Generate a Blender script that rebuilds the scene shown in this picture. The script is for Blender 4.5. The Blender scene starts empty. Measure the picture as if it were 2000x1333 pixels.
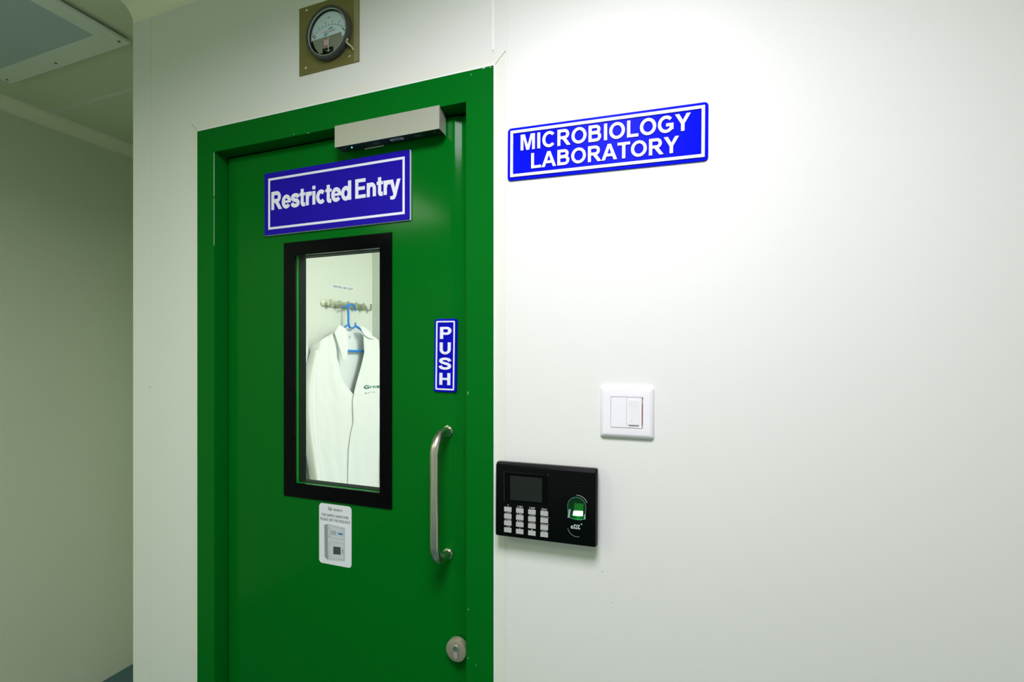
import bpy, bmesh, math, random
from math import sin, cos, pi, radians, atan2, sqrt
from mathutils import Vector, Matrix
from mathutils.geometry import tessellate_polygon
random.seed(7)
SC = bpy.context.scene
COL = SC.collection

# ------------------------------------------------------------------ camera
D = 0.88            # camera distance from the door wall (wall plane is Y = 0)
CZ = 1.516          # camera height
FPX = 889.0         # focal length in pixels of a 2000 px wide frame
YAW = math.atan(310 / FPX)
cam_d = bpy.data.cameras.new('camera')
cam_d.sensor_width = 36
cam_d.lens = FPX / 2000 * 36
cam_d.shift_y = 23.5 / 2000
cam_d.clip_start = 0.02
cam = bpy.data.objects.new('camera', cam_d)
COL.objects.link(cam)
cam.location = (0, -D, CZ)
cam.rotation_euler = (pi / 2, 0, YAW)
SC.camera = cam
# ------------------------------------------------------------------ view, world, lights
SC.view_settings.view_transform = 'Standard'
SC.view_settings.look = 'None'
SC.view_settings.gamma = 1
SC.view_settings.use_curve_mapping = False
SC.view_settings.exposure = 0.0
world = bpy.data.worlds.new('world')
SC.world = world
world.use_nodes = True
world.node_tree.nodes['Background'].inputs[0].default_value = (0.8, 0.9, 0.75, 1)
world.node_tree.nodes['Background'].inputs[1].default_value = 0.03
CEIL = CZ + 0.997


def area(name, loc, sx, sy, power, color, rot=(0, 0, 0), spread=180):
    l = bpy.data.lights.new(name, 'AREA')
    l.shape = 'RECTANGLE'
    l.size = sx
    l.size_y = sy
    l.energy = power
    l.color = color
    l.spread = radians(spread)
    o = bpy.data.objects.new(name, l)
    COL.objects.link(o)
    o.location = loc
    o.rotation_euler = rot
    return o


KEY = area('ceiling_lamp_light', (-0.06, -0.90, CEIL - 0.032), 0.50, 0.50, 26.5, (1.0, 0.93, 1.08), spread=168)
FILL = area('fill_light', (-1.75, -1.75, CEIL - 0.032), 0.50, 0.50, 12, (0.83, 1.0, 0.66), spread=168)  # added greenish fill behind the camera, brightens the left side
LABL = area('laboratory_lamp_light', (0.0, 0.72, CEIL - 0.032), 0.50, 0.50, 38, (1.0, 0.985, 1.0))


# ------------------------------------------------------------------ helpers
def ray(px, py):
    F = Vector((-sin(YAW), cos(YAW), 0))
    R = Vector((cos(YAW), sin(YAW), 0))
    return F + R * ((px - 1000) / FPX) + Vector((0, 0, (690 - py) / FPX))


class Frame:
    """a vertical plane: origin o, u = right as seen from the room, n = out of the wall"""
    def __init__(s, o, ang):
        s.o = Vector(o)
        s.ang = ang
        s.u = Vector((cos(ang), sin(ang), 0))
        s.n = Vector((sin(ang), -cos(ang), 0))

    def sz(s, px, py, off=0.0):
        c = Vector((0, -D, CZ))
        d = ray(px, py)
        q = s.o + s.n * off
        t = (q - c).dot(s.n) / d.dot(s.n)
        p = c + d * t
        return ((p - q).dot(s.u), p.z)

    def world(s, a, z, off=0.0):
        return s.o + s.u * a + s.n * off + Vector((0, 0, z))


WF = Frame((0, 0, 0), 0)                      # door wall
_h = WF.sz(992, 700)[0]
RF = Frame((_h, 0, 0), radians(3.0))          # panel right of the door
IF = Frame((-1.695, 0.90, 0), radians(77.5))  # laboratory wall with the coat rack


def tag(o, label=None, cat=None, group=None, kind=None):
    if label: o['label'] = label
    if cat: o['category'] = cat
    if group: o['group'] = group
    if kind: o['kind'] = kind
    return o


def empty(name, loc=(0, 0, 0), rot=(0, 0, 0)):
    o = bpy.data.objects.new(name, None)
    o.empty_display_size = 0.05
    COL.objects.link(o)
    o.location = loc
    o.rotation_euler = rot
    return o


def root(name, fr, a, z, off=0.0, roll=0.0):
    """Empty on a wall; children use x = right, y = into the wall, z = up"""
    return empty(name, fr.world(a, z, off), (0, roll, fr.ang))


def obj(name, bm, m, parent=None, smooth=30, bev=0.0, seg=2):
    if bev:
        es = [e for e in bm.edges if len(e.link_faces) == 2 and e.calc_face_angle(0) > 0.5]
        if es:
            bmesh.ops.bevel(bm, geom=es, offset=bev, segments=seg, profile=0.5, affect='EDGES', clamp_overlap=True)
    bmesh.ops.recalc_face_normals(bm, faces=bm.faces[:])
    me = bpy.data.meshes.new(name)
    bm.to_mesh(me)
    bm.free()
    if smooth:
        me.shade_smooth()
        me.set_sharp_from_angle(angle=radians(smooth))
    me.materials.append(m)
    o = bpy.data.objects.new(name, me)
    COL.objects.link(o)
    if parent: o.parent = parent
    return o


def nb():
    return bmesh.new()


def box(bm, x0, x1, y0, y1, z0, z1):
    v = [bm.verts.new(p) for p in ((x0, y0, z0), (x1, y0, z0), (x1, y1, z0), (x0, y1, z0),
                                    (x0, y0, z1), (x1, y0, z1), (x1, y1, z1), (x0, y1, z1))]
    for f in ((0, 3, 2, 1), (4, 5, 6, 7), (0, 1, 5, 4), (1, 2, 6, 5), (2, 3, 7, 6), (3, 0, 4, 7)):
        bm.faces.new([v[i] for i in f])
    return bm


def prism(bm, pts, y0, y1, ch=0.0):
    """extrude an x,z outline from y0 (front) to y1 (back), optional chamfer (convex outlines)"""
    loops = []
    if ch:
        cx = sum(p[0] for p in pts) / len(pts)
        cz = sum(p[1] for p in pts) / len(pts)
        w = max(abs(p[0] - cx) for p in pts)
        h = max(abs(p[1] - cz) for p in pts)
        for dy, ins in ((0, ch), (ch * 0.3, ch * 0.3), (ch, 0)):
            loops.append([(cx + (p[0] - cx) * (1 - ins / w), y0 + dy, cz + (p[1] - cz) * (1 - ins / h)) for p in pts])
    else:
        loops.append([(p[0], y0, p[1]) for p in pts])
    loops.append([(p[0], y1, p[1]) for p in pts])
    L = [[bm.verts.new(q) for q in lp] for lp in loops]
    n = len(pts)
    if n > 4:
        tris = tessellate_polygon([[Vector((p[0], p[2], 0)) for p in loops[0]]])
        for t in tris:
            for Lp, d in ((L[0], 1), (L[-1], -1)):
                try: bm.faces.new([Lp[i] for i in t[::d]])
                except ValueError: pass
    else:
        bm.faces.new(L[0]); bm.faces.new(L[-1][::-1])
    for a, b in zip(L[:-1], L[1:]):
        for i in range(n):
            bm.faces.new((a[i], a[(i + 1) % n], b[(i + 1) % n], b[i]))
    return bm


def rrect(x0, x1, z0, z1, r, n=6):
    pts = []
    for cx, cz, a0 in ((x1 - r, z1 - r, 0), (x0 + r, z1 - r, 90), (x0 + r, z0 + r, 180), (x1 - r, z0 + r, 270)):
        for i in range(n + 1):
            a = radians(a0 + 90 * i / n)
            pts.append((cx + r * cos(a), cz + r * sin(a)))
    return pts


def ell(cx, cz, rx, rz, n=40, a0=0, a1=360):
    full = abs(a1 - a0) >= 360
    m = n if full else n + 1
    return [(cx + rx * cos(radians(a0 + (a1 - a0) * i / n)), cz + rz * sin(radians(a0 + (a1 - a0) * i / n))) for i in range(m)]


def ringmesh(bm, outer, inner, y0, y1):
    """frame between two outlines with the same number of points"""
    n = len(outer)
    A = [bm.verts.new((p[0], y0, p[1])) for p in outer]
    B = [bm.verts.new((p[0], y0, p[1])) for p in inner]
    C = [bm.verts.new((p[0], y1, p[1])) for p in outer]
    E = [bm.verts.new((p[0], y1, p[1])) for p in inner]
    for i in range(n):
        j = (i + 1) % n
        bm.faces.new((A[i], A[j], B[j], B[i]))
        bm.faces.new((C[j], C[i], E[i], E[j]))
        bm.faces.new((A[j], A[i], C[i], C[j]))
        bm.faces.new((B[i], B[j], E[j], E[i]))
    return bm


def rectpts(x0, x1, z0, z1):
    return [(x0, z0), (x1, z0), (x1, z1), (x0, z1)]


def cylY(bm, cx, cz, r, y0, y1, n=32, ch=0.0):
    return prism(bm, ell(cx, cz, r, r, n), y0, y1, ch)


def tube(bm, pts, r, n=12, cap=True):
    pts = [Vector(p) for p in pts]
    rr = r if isinstance(r, (list, tuple)) else [r] * len(pts)
    rings = []
    prev = None
    for i, p in enumerate(pts):
        t = (pts[min(i + 1, len(pts) - 1)] - pts[max(i - 1, 0)]).normalized()
        if prev is None:
            a = Vector((0, 0, 1)) if abs(t.z) < 0.9 else Vector((1, 0, 0))
            x = (a - t * a.dot(t)).normalized()
        else:
            x = (prev - t * prev.dot(t)).normalized()
        prev = x
        y = t.cross(x)
        rings.append([bm.verts.new(p + (x * cos(2 * pi * k / n) + y * sin(2 * pi * k / n)) * rr[i]) for k in range(n)])
    for a, b in zip(rings[:-1], rings[1:]):
        for k in range(n):
            bm.faces.new((a[k], a[(k + 1) % n], b[(k + 1) % n], b[k]))
    if cap:
        bm.faces.new(rings[0][::-1])
        bm.faces.new(rings[-1])
    return bm


def sphere(bm, c, r, sy=1.0, n=16):
    bmesh.ops.create_uvsphere(bm, u_segments=n, v_segments=n // 2, radius=r,
                              matrix=Matrix.Translation(c) @ Matrix.Diagonal((1, sy, 1, 1)))
    return bm


# ------------------------------------------------------------------ materials
def mat(name, color, rough=0.5, metal=0.0, noise=0.0, nscale=20.0, bump=0.0, bscale=200.0, coat=0.0,
        emit=None, estr=0.0, stretch=None, spec=None, speck=None, edge=None):
    m = bpy.data.materials.new(name)
    m.use_nodes = True
    nt = m.node_tree
    N = nt.nodes
    L = nt.links
    b = N['Principled BSDF']
    b.inputs['Roughness'].default_value = rough
    b.inputs['Metallic'].default_value = metal
    if spec is not None: b.inputs['Specular IOR Level'].default_value = spec
    if coat: b.inputs['Coat Weight'].default_value = coat
    tc = N.new('ShaderNodeTexCoord')
    mp = N.new('ShaderNodeMapping')
    if stretch: mp.inputs['Scale'].default_value = stretch
    L.new(tc.outputs['Object'], mp.inputs[0])
    n1 = N.new('ShaderNodeTexNoise')
    n1.inputs['Scale'].default_value = nscale
    n1.inputs['Detail'].default_value = 4
    L.new(mp.outputs[0], n1.inputs['Vector'])
    mix = N.new('ShaderNodeMix')
    mix.data_type = 'RGBA'
    k = noise
    mix.inputs[6].default_value = tuple(c * (1 - k) for c in color) + (1,)
    mix.inputs[7].default_value = tuple(min(1, c * (1 + k)) for c in color) + (1,)
    L.new(n1.outputs[0], mix.inputs[0])
    out = mix.outputs[2]
    if speck:                              # small dirt specks: (colour, threshold, scale)
        n3 = N.new('ShaderNodeTexNoise')
        n3.inputs['Scale'].default_value = speck[2]
        n3.inputs['Detail'].default_value = 1
        L.new(tc.outputs['Object'], n3.inputs['Vector'])
        cr = N.new('ShaderNodeMapRange')
        cr.inputs[1].default_value = speck[1]
        cr.inputs[2].default_value = speck[1] + 0.03
        L.new(n3.outputs[0], cr.inputs[0])
        m2 = N.new('ShaderNodeMix')
        m2.data_type = 'RGBA'
        L.new(cr.outputs[0], m2.inputs[0])
        L.new(out, m2.inputs[6])
        m2.inputs[7].default_value = speck[0] + (1,)
        out = m2.outputs[2]
    L.new(out, b.inputs['Base Color'])
    if bump:
        n2 = N.new('ShaderNodeTexNoise')
        n2.inputs['Scale'].default_value = bscale
        n2.inputs['Detail'].default_value = 3
        L.new(mp.outputs[0], n2.inputs['Vector'])
        bp = N.new('ShaderNodeBump')
        bp.inputs['Strength'].default_value = bump
        bp.inputs['Distance'].default_value = 0.001
        L.new(n2.outputs[0], bp.inputs['Height'])
        L.new(bp.outputs[0], b.inputs['Normal'])
    if emit:
        b.inputs['Emission Color'].default_value = emit + (1,)
        b.inputs['Emission Strength'].default_value = estr
    return m


M = {}
M['wall'] = mat('wall_paint', (0.80, 0.825, 0.755), 0.42, noise=0.015, nscale=3, bump=0.08, bscale=60,
                speck=((0.60, 0.58, 0.45), 0.835, 22.0))
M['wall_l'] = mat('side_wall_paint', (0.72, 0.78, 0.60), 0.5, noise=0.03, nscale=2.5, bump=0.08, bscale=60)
M['trim'] = mat('trim_white', (0.80, 0.82, 0.715), 0.45, noise=0.02, nscale=8)
M['seal'] = mat('silicone_white', (0.94, 0.97, 0.93), 0.35, noise=0.05, nscale=60)
M['crack'] = mat('joint_dark', (0.11, 0.11, 0.07), 0.8, spec=0.1)
M['edgeo'] = mat('olive_edge', (0.33, 0.32, 0.16), 0.42, 0.4)
M['seam'] = mat('casing_edge', (0.03, 0.032, 0.034), 0.3)
M['ceil'] = mat('ceiling_paint', (0.72, 0.76, 0.54), 0.55, noise=0.02, nscale=3)
M['cove'] = mat('cove_paint', (0.92, 0.92, 0.70), 0.5, noise=0.02, nscale=3)
M['floor'] = mat('floor_teal_vinyl', (0.055, 0.13, 0.15), 0.35, noise=0.15, nscale=6)
M['green'] = mat('green_powder_coat', (0.0004, 0.14, 0.009), 0.13, noise=0.04, nscale=2.5, bump=0.03, bscale=300, spec=0.08)
M['greenf'] = mat('green_frame_paint', (0.0004, 0.145, 0.010), 0.33, noise=0.05, nscale=3, bump=0.03, bscale=300, spec=0.06)
M['gap'] = mat('gap_dark', (0.001, 0.006, 0.001), 0.8, spec=0.0)
M['black'] = mat('black_gloss', (0.0015, 0.002, 0.0025), 0.12, noise=0.1, spec=0.06)
M['blackm'] = mat('black_spacer', (0.004, 0.008, 0.006), 0.5, spec=0.05)
M['blueA'] = mat('sign_blue_bright', (0.001, 0.005, 0.78), 0.45, noise=0.12, nscale=14, spec=0.05)
M['blueB'] = mat('sign_blue_violet', (0.014, 0.006, 0.37), 0.4, noise=0.05, nscale=8, spec=0.05)
M['blueC'] = mat('sign_blue_push', (0.002, 0.003, 0.46), 0.3, noise=0.05, nscale=12, spec=0.08)
M['white'] = mat('sign_white', (0.86, 0.87, 0.95), 0.4, noise=0.01)
M['steel'] = mat('brushed_steel', (0.66, 0.62, 0.53), 0.30, 1.0, noise=0.08, nscale=8, stretch=(40, 40, 1.0), bump=0.08, bscale=60)
M['satin'] = mat('satin_escutcheon', (0.42, 0.39, 0.27), 0.38, 0.5, noise=0.04, nscale=20)
M['recess'] = mat('switch_recess', (0.40, 0.40, 0.36), 0.7)
M['chrome'] = mat('polished_metal', (0.72, 0.70, 0.60), 0.15, 1.0)
M['alu'] = mat('satin_aluminium', (0.50, 0.51, 0.42), 0.42, 0.45, noise=0.03, nscale=30, bump=0.03, bscale=200)
M['alud'] = mat('dark_aluminium', (0.018, 0.034, 0.032), 0.35, 0.3)
M['olive'] = mat('olive_steel_plate', (0.25, 0.225, 0.075), 0.40, 0.55, noise=0.10, nscale=6, stretch=(1, 1, 30))
M['bezel'] = mat('grey_bezel', (0.045, 0.055, 0.05), 0.4, noise=0.05)
M['dial'] = mat('dial_white', (0.66, 0.76, 0.76), 0.5)
M['dialg'] = mat('dial_aluminium', (0.30, 0.31, 0.24), 0.4, 0.3, noise=0.1, nscale=50)
M['ink'] = mat('ink_dark', (0.035, 0.05, 0.05), 0.6)
M['inkb'] = mat('ink_blue', (0.02, 0.25, 0.45), 0.5)
M['inkr'] = mat('ink_red', (0.60, 0.05, 0.06), 0.5)
M['inkg'] = mat('ink_green', (0.30, 0.50, 0.03), 0.5)
M['inkt'] = mat('thread_teal', (0.01, 0.22, 0.17), 0.8)
M['plast'] = mat('switch_plastic', (0.88, 0.88, 0.89), 0.28, noise=0.01)
M['plast2'] = mat('switch_rocker_plastic', (0.80, 0.81, 0.79), 0.25, noise=0.01)
M['dev'] = mat('black_plastic', (0.0022, 0.003, 0.0028), 0.28, noise=0.1, nscale=8, bump=0.03, bscale=900, spec=0.10)
M['lcd'] = mat('lcd_grey', (0.016, 0.021, 0.017), 0.15, spec=0.08)
M['key'] = mat('key_silver', (0.52, 0.54, 0.50), 0.32, 0.15)
M['pale'] = mat('print_pale', (0.70, 0.72, 0.72), 0.5)
M['sticker'] = mat('sticker_white', (0.80, 0.83, 0.86), 0.35, noise=0.02)
M['g1'] = mat('print_grey_light', (0.60, 0.65, 0.66), 0.45, noise=0.06, nscale=60)
M['g2'] = mat('print_grey_mid', (0.28, 0.33, 0.34), 0.45, noise=0.1, nscale=60)
M['g3'] = mat('print_grey_dark', (0.05, 0.07, 0.08), 0.4)
M['gb'] = mat('print_blue', (0.25, 0.45, 0.75), 0.4)
M['labw'] = mat('laboratory_wall', (0.74, 0.78, 0.71), 0.5, noise=0.01)
M['cloth'] = mat('white_cotton', (0.86, 0.88, 0.87), 0.85, noise=0.02, nscale=30, bump=0.25, bscale=500, spec=0.15)
M['clothi'] = mat('white_cotton_lining', (0.82, 0.87, 0.86), 0.9, noise=0.02, spec=0.1)
M['bluep'] = mat('blue_plastic', (0.03, 0.26, 0.80), 0.3)
M['racks'] = mat('rack_steel', (0.42, 0.45, 0.34), 0.35, 0.7)
M['lframe'] = mat('lamp_frame_white', (0.86, 0.90, 0.80), 0.4)
M['ldiff'] = mat('lamp_diffuser_off', (0.52, 0.62, 0.64), 0.25, noise=0.05, nscale=3)
M['lamp_on'] = mat('lamp_diffuser_lit', (0.9, 0.9, 0.9), 0.4, emit=(1, 1, 1), estr=3.0)
M['led'] = mat('green_led', (0.1, 0.9, 0.4), 0.3, emit=(0.15, 1.0, 0.45), estr=2.0)
M['scan_d'] = mat('scanner_glass_dim', (0.0, 0.06, 0.005), 0.2, emit=(0.0, 0.15, 0.005), estr=0.4)
M['scan_b'] = mat('scanner_glass_lit', (0.5, 0.9, 0.6), 0.2, emit=(0.55, 1.0, 0.62), estr=3.0)


def glass(name, tint=(1, 1, 1), rough=0.02, refl=0.12):
    m = bpy.data.materials.new(name)
    m.use_nodes = True
    nt = m.node_tree
    N = nt.nodes
    N.remove(N['Principled BSDF'])
    o = N['Material Output']
    tr = N.new('ShaderNodeBsdfTransparent')
    tr.inputs[0].default_value = tint + (1,)
    gl = N.new('ShaderNodeBsdfGlossy')
    gl.inputs['Roughness'].default_value = rough
    fr = N.new('ShaderNodeFresnel')
    geo = N.new('ShaderNodeNewGeometry')
    mr = N.new('ShaderNodeMapRange')
    mr.inputs[3].default_value = 1.45
    mr.inputs[4].default_value = 1 / 1.45
    nt.links.new(geo.outputs['Backfacing'], mr.inputs[0])
    nt.links.new(mr.outputs[0], fr.inputs[0])
    mx = N.new('ShaderNodeMixShader')
    ar = N.new('ShaderNodeMath'); ar.operation = 'MULTIPLY'; ar.inputs[1].default_value = refl
    nt.links.new(fr.outputs[0], ar.inputs[0])
    nt.links.new(ar.outputs[0], mx.inputs[0])
    nt.links.new(tr.outputs[0], mx.inputs[1])
    nt.links.new(gl.outputs[0], mx.inputs[2])
    nt.links.new(mx.outputs[0], o.inputs[0])
    return m


M['glass'] = glass('clear_glass', (0.97, 0.99, 0.97))
M['lens'] = glass('gauge_lens', (0.95, 0.98, 0.97))

# ------------------------------------------------------------------ lettering
T = 0.19


def arc(cx, cz, rx, rz, a0, a1, n=18):
    return [(cx + rx * cos(radians(a0 + (a1 - a0) * i / n)), cz + rz * sin(radians(a0 + (a1 - a0) * i / n))) for i in range(n + 1)]


def spline(P, n=6):
    out = []
    for i in range(len(P) - 1):
        p0 = P[max(i - 1, 0)]; p1 = P[i]; p2 = P[i + 1]; p3 = P[min(i + 2, len(P) - 1)]
        for k in range(n):
            t = k / n
            out.append(tuple(0.5 * ((2 * p1[d]) + (-p0[d] + p2[d]) * t + (2 * p0[d] - 5 * p1[d] + 4 * p2[d] - p3[d]) * t * t
                                    + (-p0[d] + 3 * p1[d] - 3 * p2[d] + p3[d]) * t ** 3) for d in (0, 1)))
    out.append(P[-1])
    return out


def R4(x0, x1, z0, z1):
    return ('p', rectpts(x0, x1, z0, z1))


S_PTS = [(.795, .70), (.70, .86), (.46, .912), (.24, .86), (.165, .73), (.25, .60), (.47, .52), (.70, .43), (.785, .28), (.70, .14), (.46, .085), (.21, .15), (.115, .31)]
A_L = [(0, 0), (.395, 1), (.502, 1), (.502, .77), (.365, .395), (.502, .395), (.502, .23), (.30, .23), (.215, 0)]
GL = {
    'I': (.388, [R4(.1, .29, 0, 1)]),
    'M': (1.163, [('p', [(.08, 0), (.08, 1), (.37, 1), (.58, .30), (.79, 1), (1.08, 1), (1.08, 0), (.895, 0), (.895, .78), (.675, 0), (.485, 0), (.265, .78), (.265, 0)])]),
    'C': (1.008, [('r', arc(.535, .5, .375, .415, 42, 318, 30))]),
    'O': (1.086, [('c', arc(.543, .5, .40, .415, 0, 360, 40))]),
    'G': (1.086, [('r', arc(.545, .5, .385, .415, 42, 338, 30)), ('r', [(.56, .46), (.995, .46)]), ('r', [(.90, .50), (.90, .17)])]),
    'R': (1.008, [R4(.1, .29, 0, 1), ('r', [(.2, .915), (.58, .915)] + arc(.59, .70, .20, .215, 90, -90, 14) + [(.2, .485)]),
                  ('p', [(.40, .45), (.64, .47), (.985, 0), (.745, 0)])]),
    'B': (1.008, [R4(.1, .29, 0, 1), ('r', [(.2, .915), (.58, .915)] + arc(.58, .735, .19, .18, 90, -90, 12) + [(.2, .555)]),
                  ('r', [(.2, .525), (.60, .525)] + arc(.60, .305, .22, .22, 90, -90, 14) + [(.2, .085)])]),
    'L': (.853, [R4(.1, .29, 0, 1), R4(.2, .80, 0, .17)]),
    'Y': (.931, [('p', [(.01, 1), (.245, 1), (.466, .62), (.69, 1), (.92, 1), (.565, .42), (.565, 0), (.367, 0), (.367, .42)])]),
    'A': (1.008, [('p', A_L), ('p', [(1.004 - x, z) for x, z in A_L][::-1])]),
    'T': (.853, [('p', [(.03, 1), (.83, 1), (.83, .835), (.53, .835), (.53, 0), (.33, 0), (.33, .835), (.03, .835)])]),
    'P': (.931, [R4(.1, .29, 0, 1), ('r', [(.2, .915), (.56, .915)] + arc(.57, .68, .205, .235, 90, -90, 14) + [(.2, .445)])]),
    'U': (1.008, [('r', [(.19, 1)] + arc(.504, .40, .314, .315, 180, 360, 20) + [(.818, 1)])]),
    'S': (.931, [('r', spline(S_PTS))]),
    'H': (1.008, [R4(.1, .29, 0, 1), R4(.72, .91, 0, 1), R4(.2, .8, .42, .585)]),
    'E': (.931, [R4(.1, .29, 0, 1), R4(.2, .86, .835, 1), R4(.2, .81, .43, .59), R4(.2, .88, 0, .165)]),
    'e': (.776, [('r', [(.72, .345)] + arc(.395, .362, .275, .285, 4, 322, 30)[1:]), R4(.16, .755, .30, .42)]),
    's': (.776, [('r', [(x * .80 + .02, z * .695 + .014) for x, z in spline(S_PTS)])]),
    't': (.465, [R4(.12, .31, .2, .93), R4(.02, .45, .575, .715), ('r', spline([(.215, .25), (.225, .14), (.30, .075), (.46, .078)]))]),
    'r': (.543, [R4(.09, .28, 0, .715), ('r', spline([(.20, .40), (.27, .55), (.38, .622), (.56, .60)]))]),
    'i': (.388, [R4(.1, .29, 0, .715), R4(.1, .29, .83, 1)]),
    'c': (.776, [('r', arc(.40, .362, .275, .285, 42, 318, 26))]),
    'd': (.853, [R4(.585, .775, 0, 1), ('c', arc(.385, .36, .255, .285, 0, 360, 30))]),
    'n': (.853, [R4(.09, .28, 0, .715), ('r', [(.19, .40)] + arc(.425, .41, .235, .215, 165, 0, 14) + [(.66, 0)])]),
    'y': (.776, [('p', [(.01, .715), (.215, .715), (.39, .26), (.56, .715), (.765, .715), (.49, -.02), (.29, -.02)]),
                 ('p', [(.49, -.02), (.42, -.18), (.36, -.25), (.27, -.285), (.07, -.275), (.05, -.12), (.17, -.13), (.24, -.10), (.29, -.02)])]),
    ' ': (.388, []),
}


def ribbon(pts, closed, w):
    n = len(pts)
    Lf, Rt = [], []
    if closed: pts = pts[:-1]; n -= 1
    for i in range(n):
        if closed:
            a, b, c = pts[i - 1], pts[i], pts[(i + 1) % n]
        else:
            a, b, c = pts[max(i - 1, 0)], pts[i], pts[min(i + 1, n - 1)]
        d1 = Vector((b[0] - a[0], b[1] - a[1])); d2 = Vector((c[0] - b[0], c[1] - b[1]))
        if d1.length < 1e-9: d1 = d2
        if d2.length < 1e-9: d2 = d1
        d1.normalize(); d2.normalize()
        n1 = Vector((-d1.y, d1.x)); n2 = Vector((-d2.y, d2.x))
        m = (n1 + n2)
        m.normalize()
        k = w / 2 / max(0.5, m.dot(n1))
        # horizontal strokes a little thinner than vertical ones
        o = Vector((m.x * k, m.y * k * 0.88))
        Lf.append((b[0] + o.x, b[1] + o.y)); Rt.append((b[0] - o.x, b[1] - o.y))
    return Lf, Rt


def inflate(P, e):
    """grow an outline outwards by e (mitred), to make a bolder letter"""
    n = len(P)
    A = sum(P[i][0] * P[(i + 1) % n][1] - P[(i + 1) % n][0] * P[i][1] for i in range(n))
    sg = 1 if A > 0 else -1
    out = []
    for i in range(n):
        a, b, c = P[i - 1], P[i], P[(i + 1) % n]
        d1 = Vector((b[0] - a[0], b[1] - a[1])).normalized(); d2 = Vector((c[0] - b[0], c[1] - b[1])).normalized()
        n1 = Vector((d1.y, -d1.x)) * sg; n2 = Vector((d2.y, -d2.x)) * sg
        m = n1 + n2
        if m.length < .2: out.append(b); continue
        m.normalize()
        k = e / max(.55, m.dot(n1))
        out.append((b[0] + m.x * k, b[1] + m.y * k * .35))
    return out


def glyph(bm, ch, ox, oz, sx, sz, y0, y1, t=T):
    e = (t - T) / 2
    for gi, (kind, P) in enumerate(GL[ch][1]):
        y0 = y0 - .00003 * gi
        if kind == 'p':
            prism(bm, [(ox + x * sx, oz + z * sz) for x, z in (inflate(P, e) if e > .001 else P)], y0, y1)
        else:
            Lf, Rt = ribbon(P, kind == 'c', t)
            n = len(Lf)
            q = lambda p, y: bm.verts.new((ox + p[0] * sx, y, oz + p[1] * sz))
            A = [q(p, y0) for p in Lf]; B = [q(p, y0) for p in Rt]; C = [q(p, y1) for p in Lf]; E = [q(p, y1) for p in Rt]
            for i in range(n if kind == 'c' else n - 1):
                j = (i + 1) % n
                bm.faces.new((A[i], A[j], B[j], B[i])); bm.faces.new((C[j], C[i], E[i], E[j]))
                bm.faces.new((A[j], A[i], C[i], C[j])); bm.faces.new((B[i], B[j], E[j], E[i]))
            if kind == 'r':
                bm.faces.new((A[0], B[0], E[0], C[0])); bm.faces.new((A[-1], C[-1], E[-1], B[-1]))


def textrun(s, x0, x1, z0, h, y0, y1, m, parent, each=True, t=T, name='letter'):
    adv = sum(GL[c][0] for c in s)
    sx = (x1 - x0) / adv
    x = x0
    allb = nb()
    for c in s:
        if c != ' ':
            b = nb() if each else allb
            glyph(b, c, x, z0, sx, h, y0, y1, t)
            if each: obj(name, b, m, parent, smooth=0)
        x += GL[c][0] * sx
    if not each: return obj(name, allb, m, parent, smooth=25)
    allb.free()


def small(name, s, x0, x1, z, h, y, m, parent, thick=0.00025, bold=0.0, shear=0.0, fit=True):
    """small flat print with the built-in typeface, converted to a mesh; z = base line, h = capital height"""
    cu = bpy.data.curves.new(name, 'FONT')
    cu.body = s
    cu.size = 1.0
    cu.offset = bold
    cu.shear = shear
    cu.extrude = 0.0
    cu.resolution_u = 2
    tmp = bpy.data.objects.new(name, cu)
    me = bpy.data.meshes.new_from_object(tmp)
    bpy.data.objects.remove(tmp)
    bpy.data.curves.remove(cu)
    xs = [v.co.x for v in me.vertices]
    a, b = min(xs), max(xs)
    cap = 0.72
    sx = (x1 - x0) / (b - a) if fit else h / cap
    for v in me.vertices:
        v.co = Vector((x0 + (v.co.x - a) * sx, 0, z + v.co.y * h / cap))
    bm = nb()
    bm.from_mesh(me)
    bpy.data.meshes.remove(me)
    r = bmesh.ops.extrude_face_region(bm, geom=bm.faces[:])
    for e in r['geom']:
        if isinstance(e, bmesh.types.BMVert): e.co.y -= thick
    for v in bm.verts: v.co.y += y
    return obj(name, bm, m, parent, smooth=0)


# ================================================================== SETTING
XL, XR, YB = -2.475, 1.60, -2.75       # left wall, right wall, back wall
CX = -1.4645                           # outer corner of the door wall
FX0, FX1, FZ = -1.2009, -0.3462, 2.1115  # door frame outer
IX0, IX1, IZ = -1.1375, -0.4081, 2.0475  # door frame inner
NY = 0.628                             # depth of the side passage
TH = 0.04

# floor
bm = nb(); box(bm, XL - .1, 2.2, YB - .1, 3.2, -0.05, 0)
obj('floor', bm, M['floor'])['kind'] = 'structure'

# ceiling of panels with a white joint
ce = empty('ceiling'); ce['kind'] = 'structure'
ys = 0.2727
bm = nb(); box(bm, XL - .1, 2.2, YB - .1, ys - .003, CEIL, CEIL + .05); obj('ceiling_panel', bm, M['ceil'], ce)
bm = nb(); box(bm, XL - .1, 2.2, ys + .003, 3.2, CEIL, CEIL + .05); obj('ceiling_panel', bm, M['ceil'], ce)
bm = nb(); box(bm, XL, CX, ys - .006, ys + .006, CEIL - .0015, CEIL + .002); obj('joint_strip', bm, M['trim'], ce)

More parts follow.
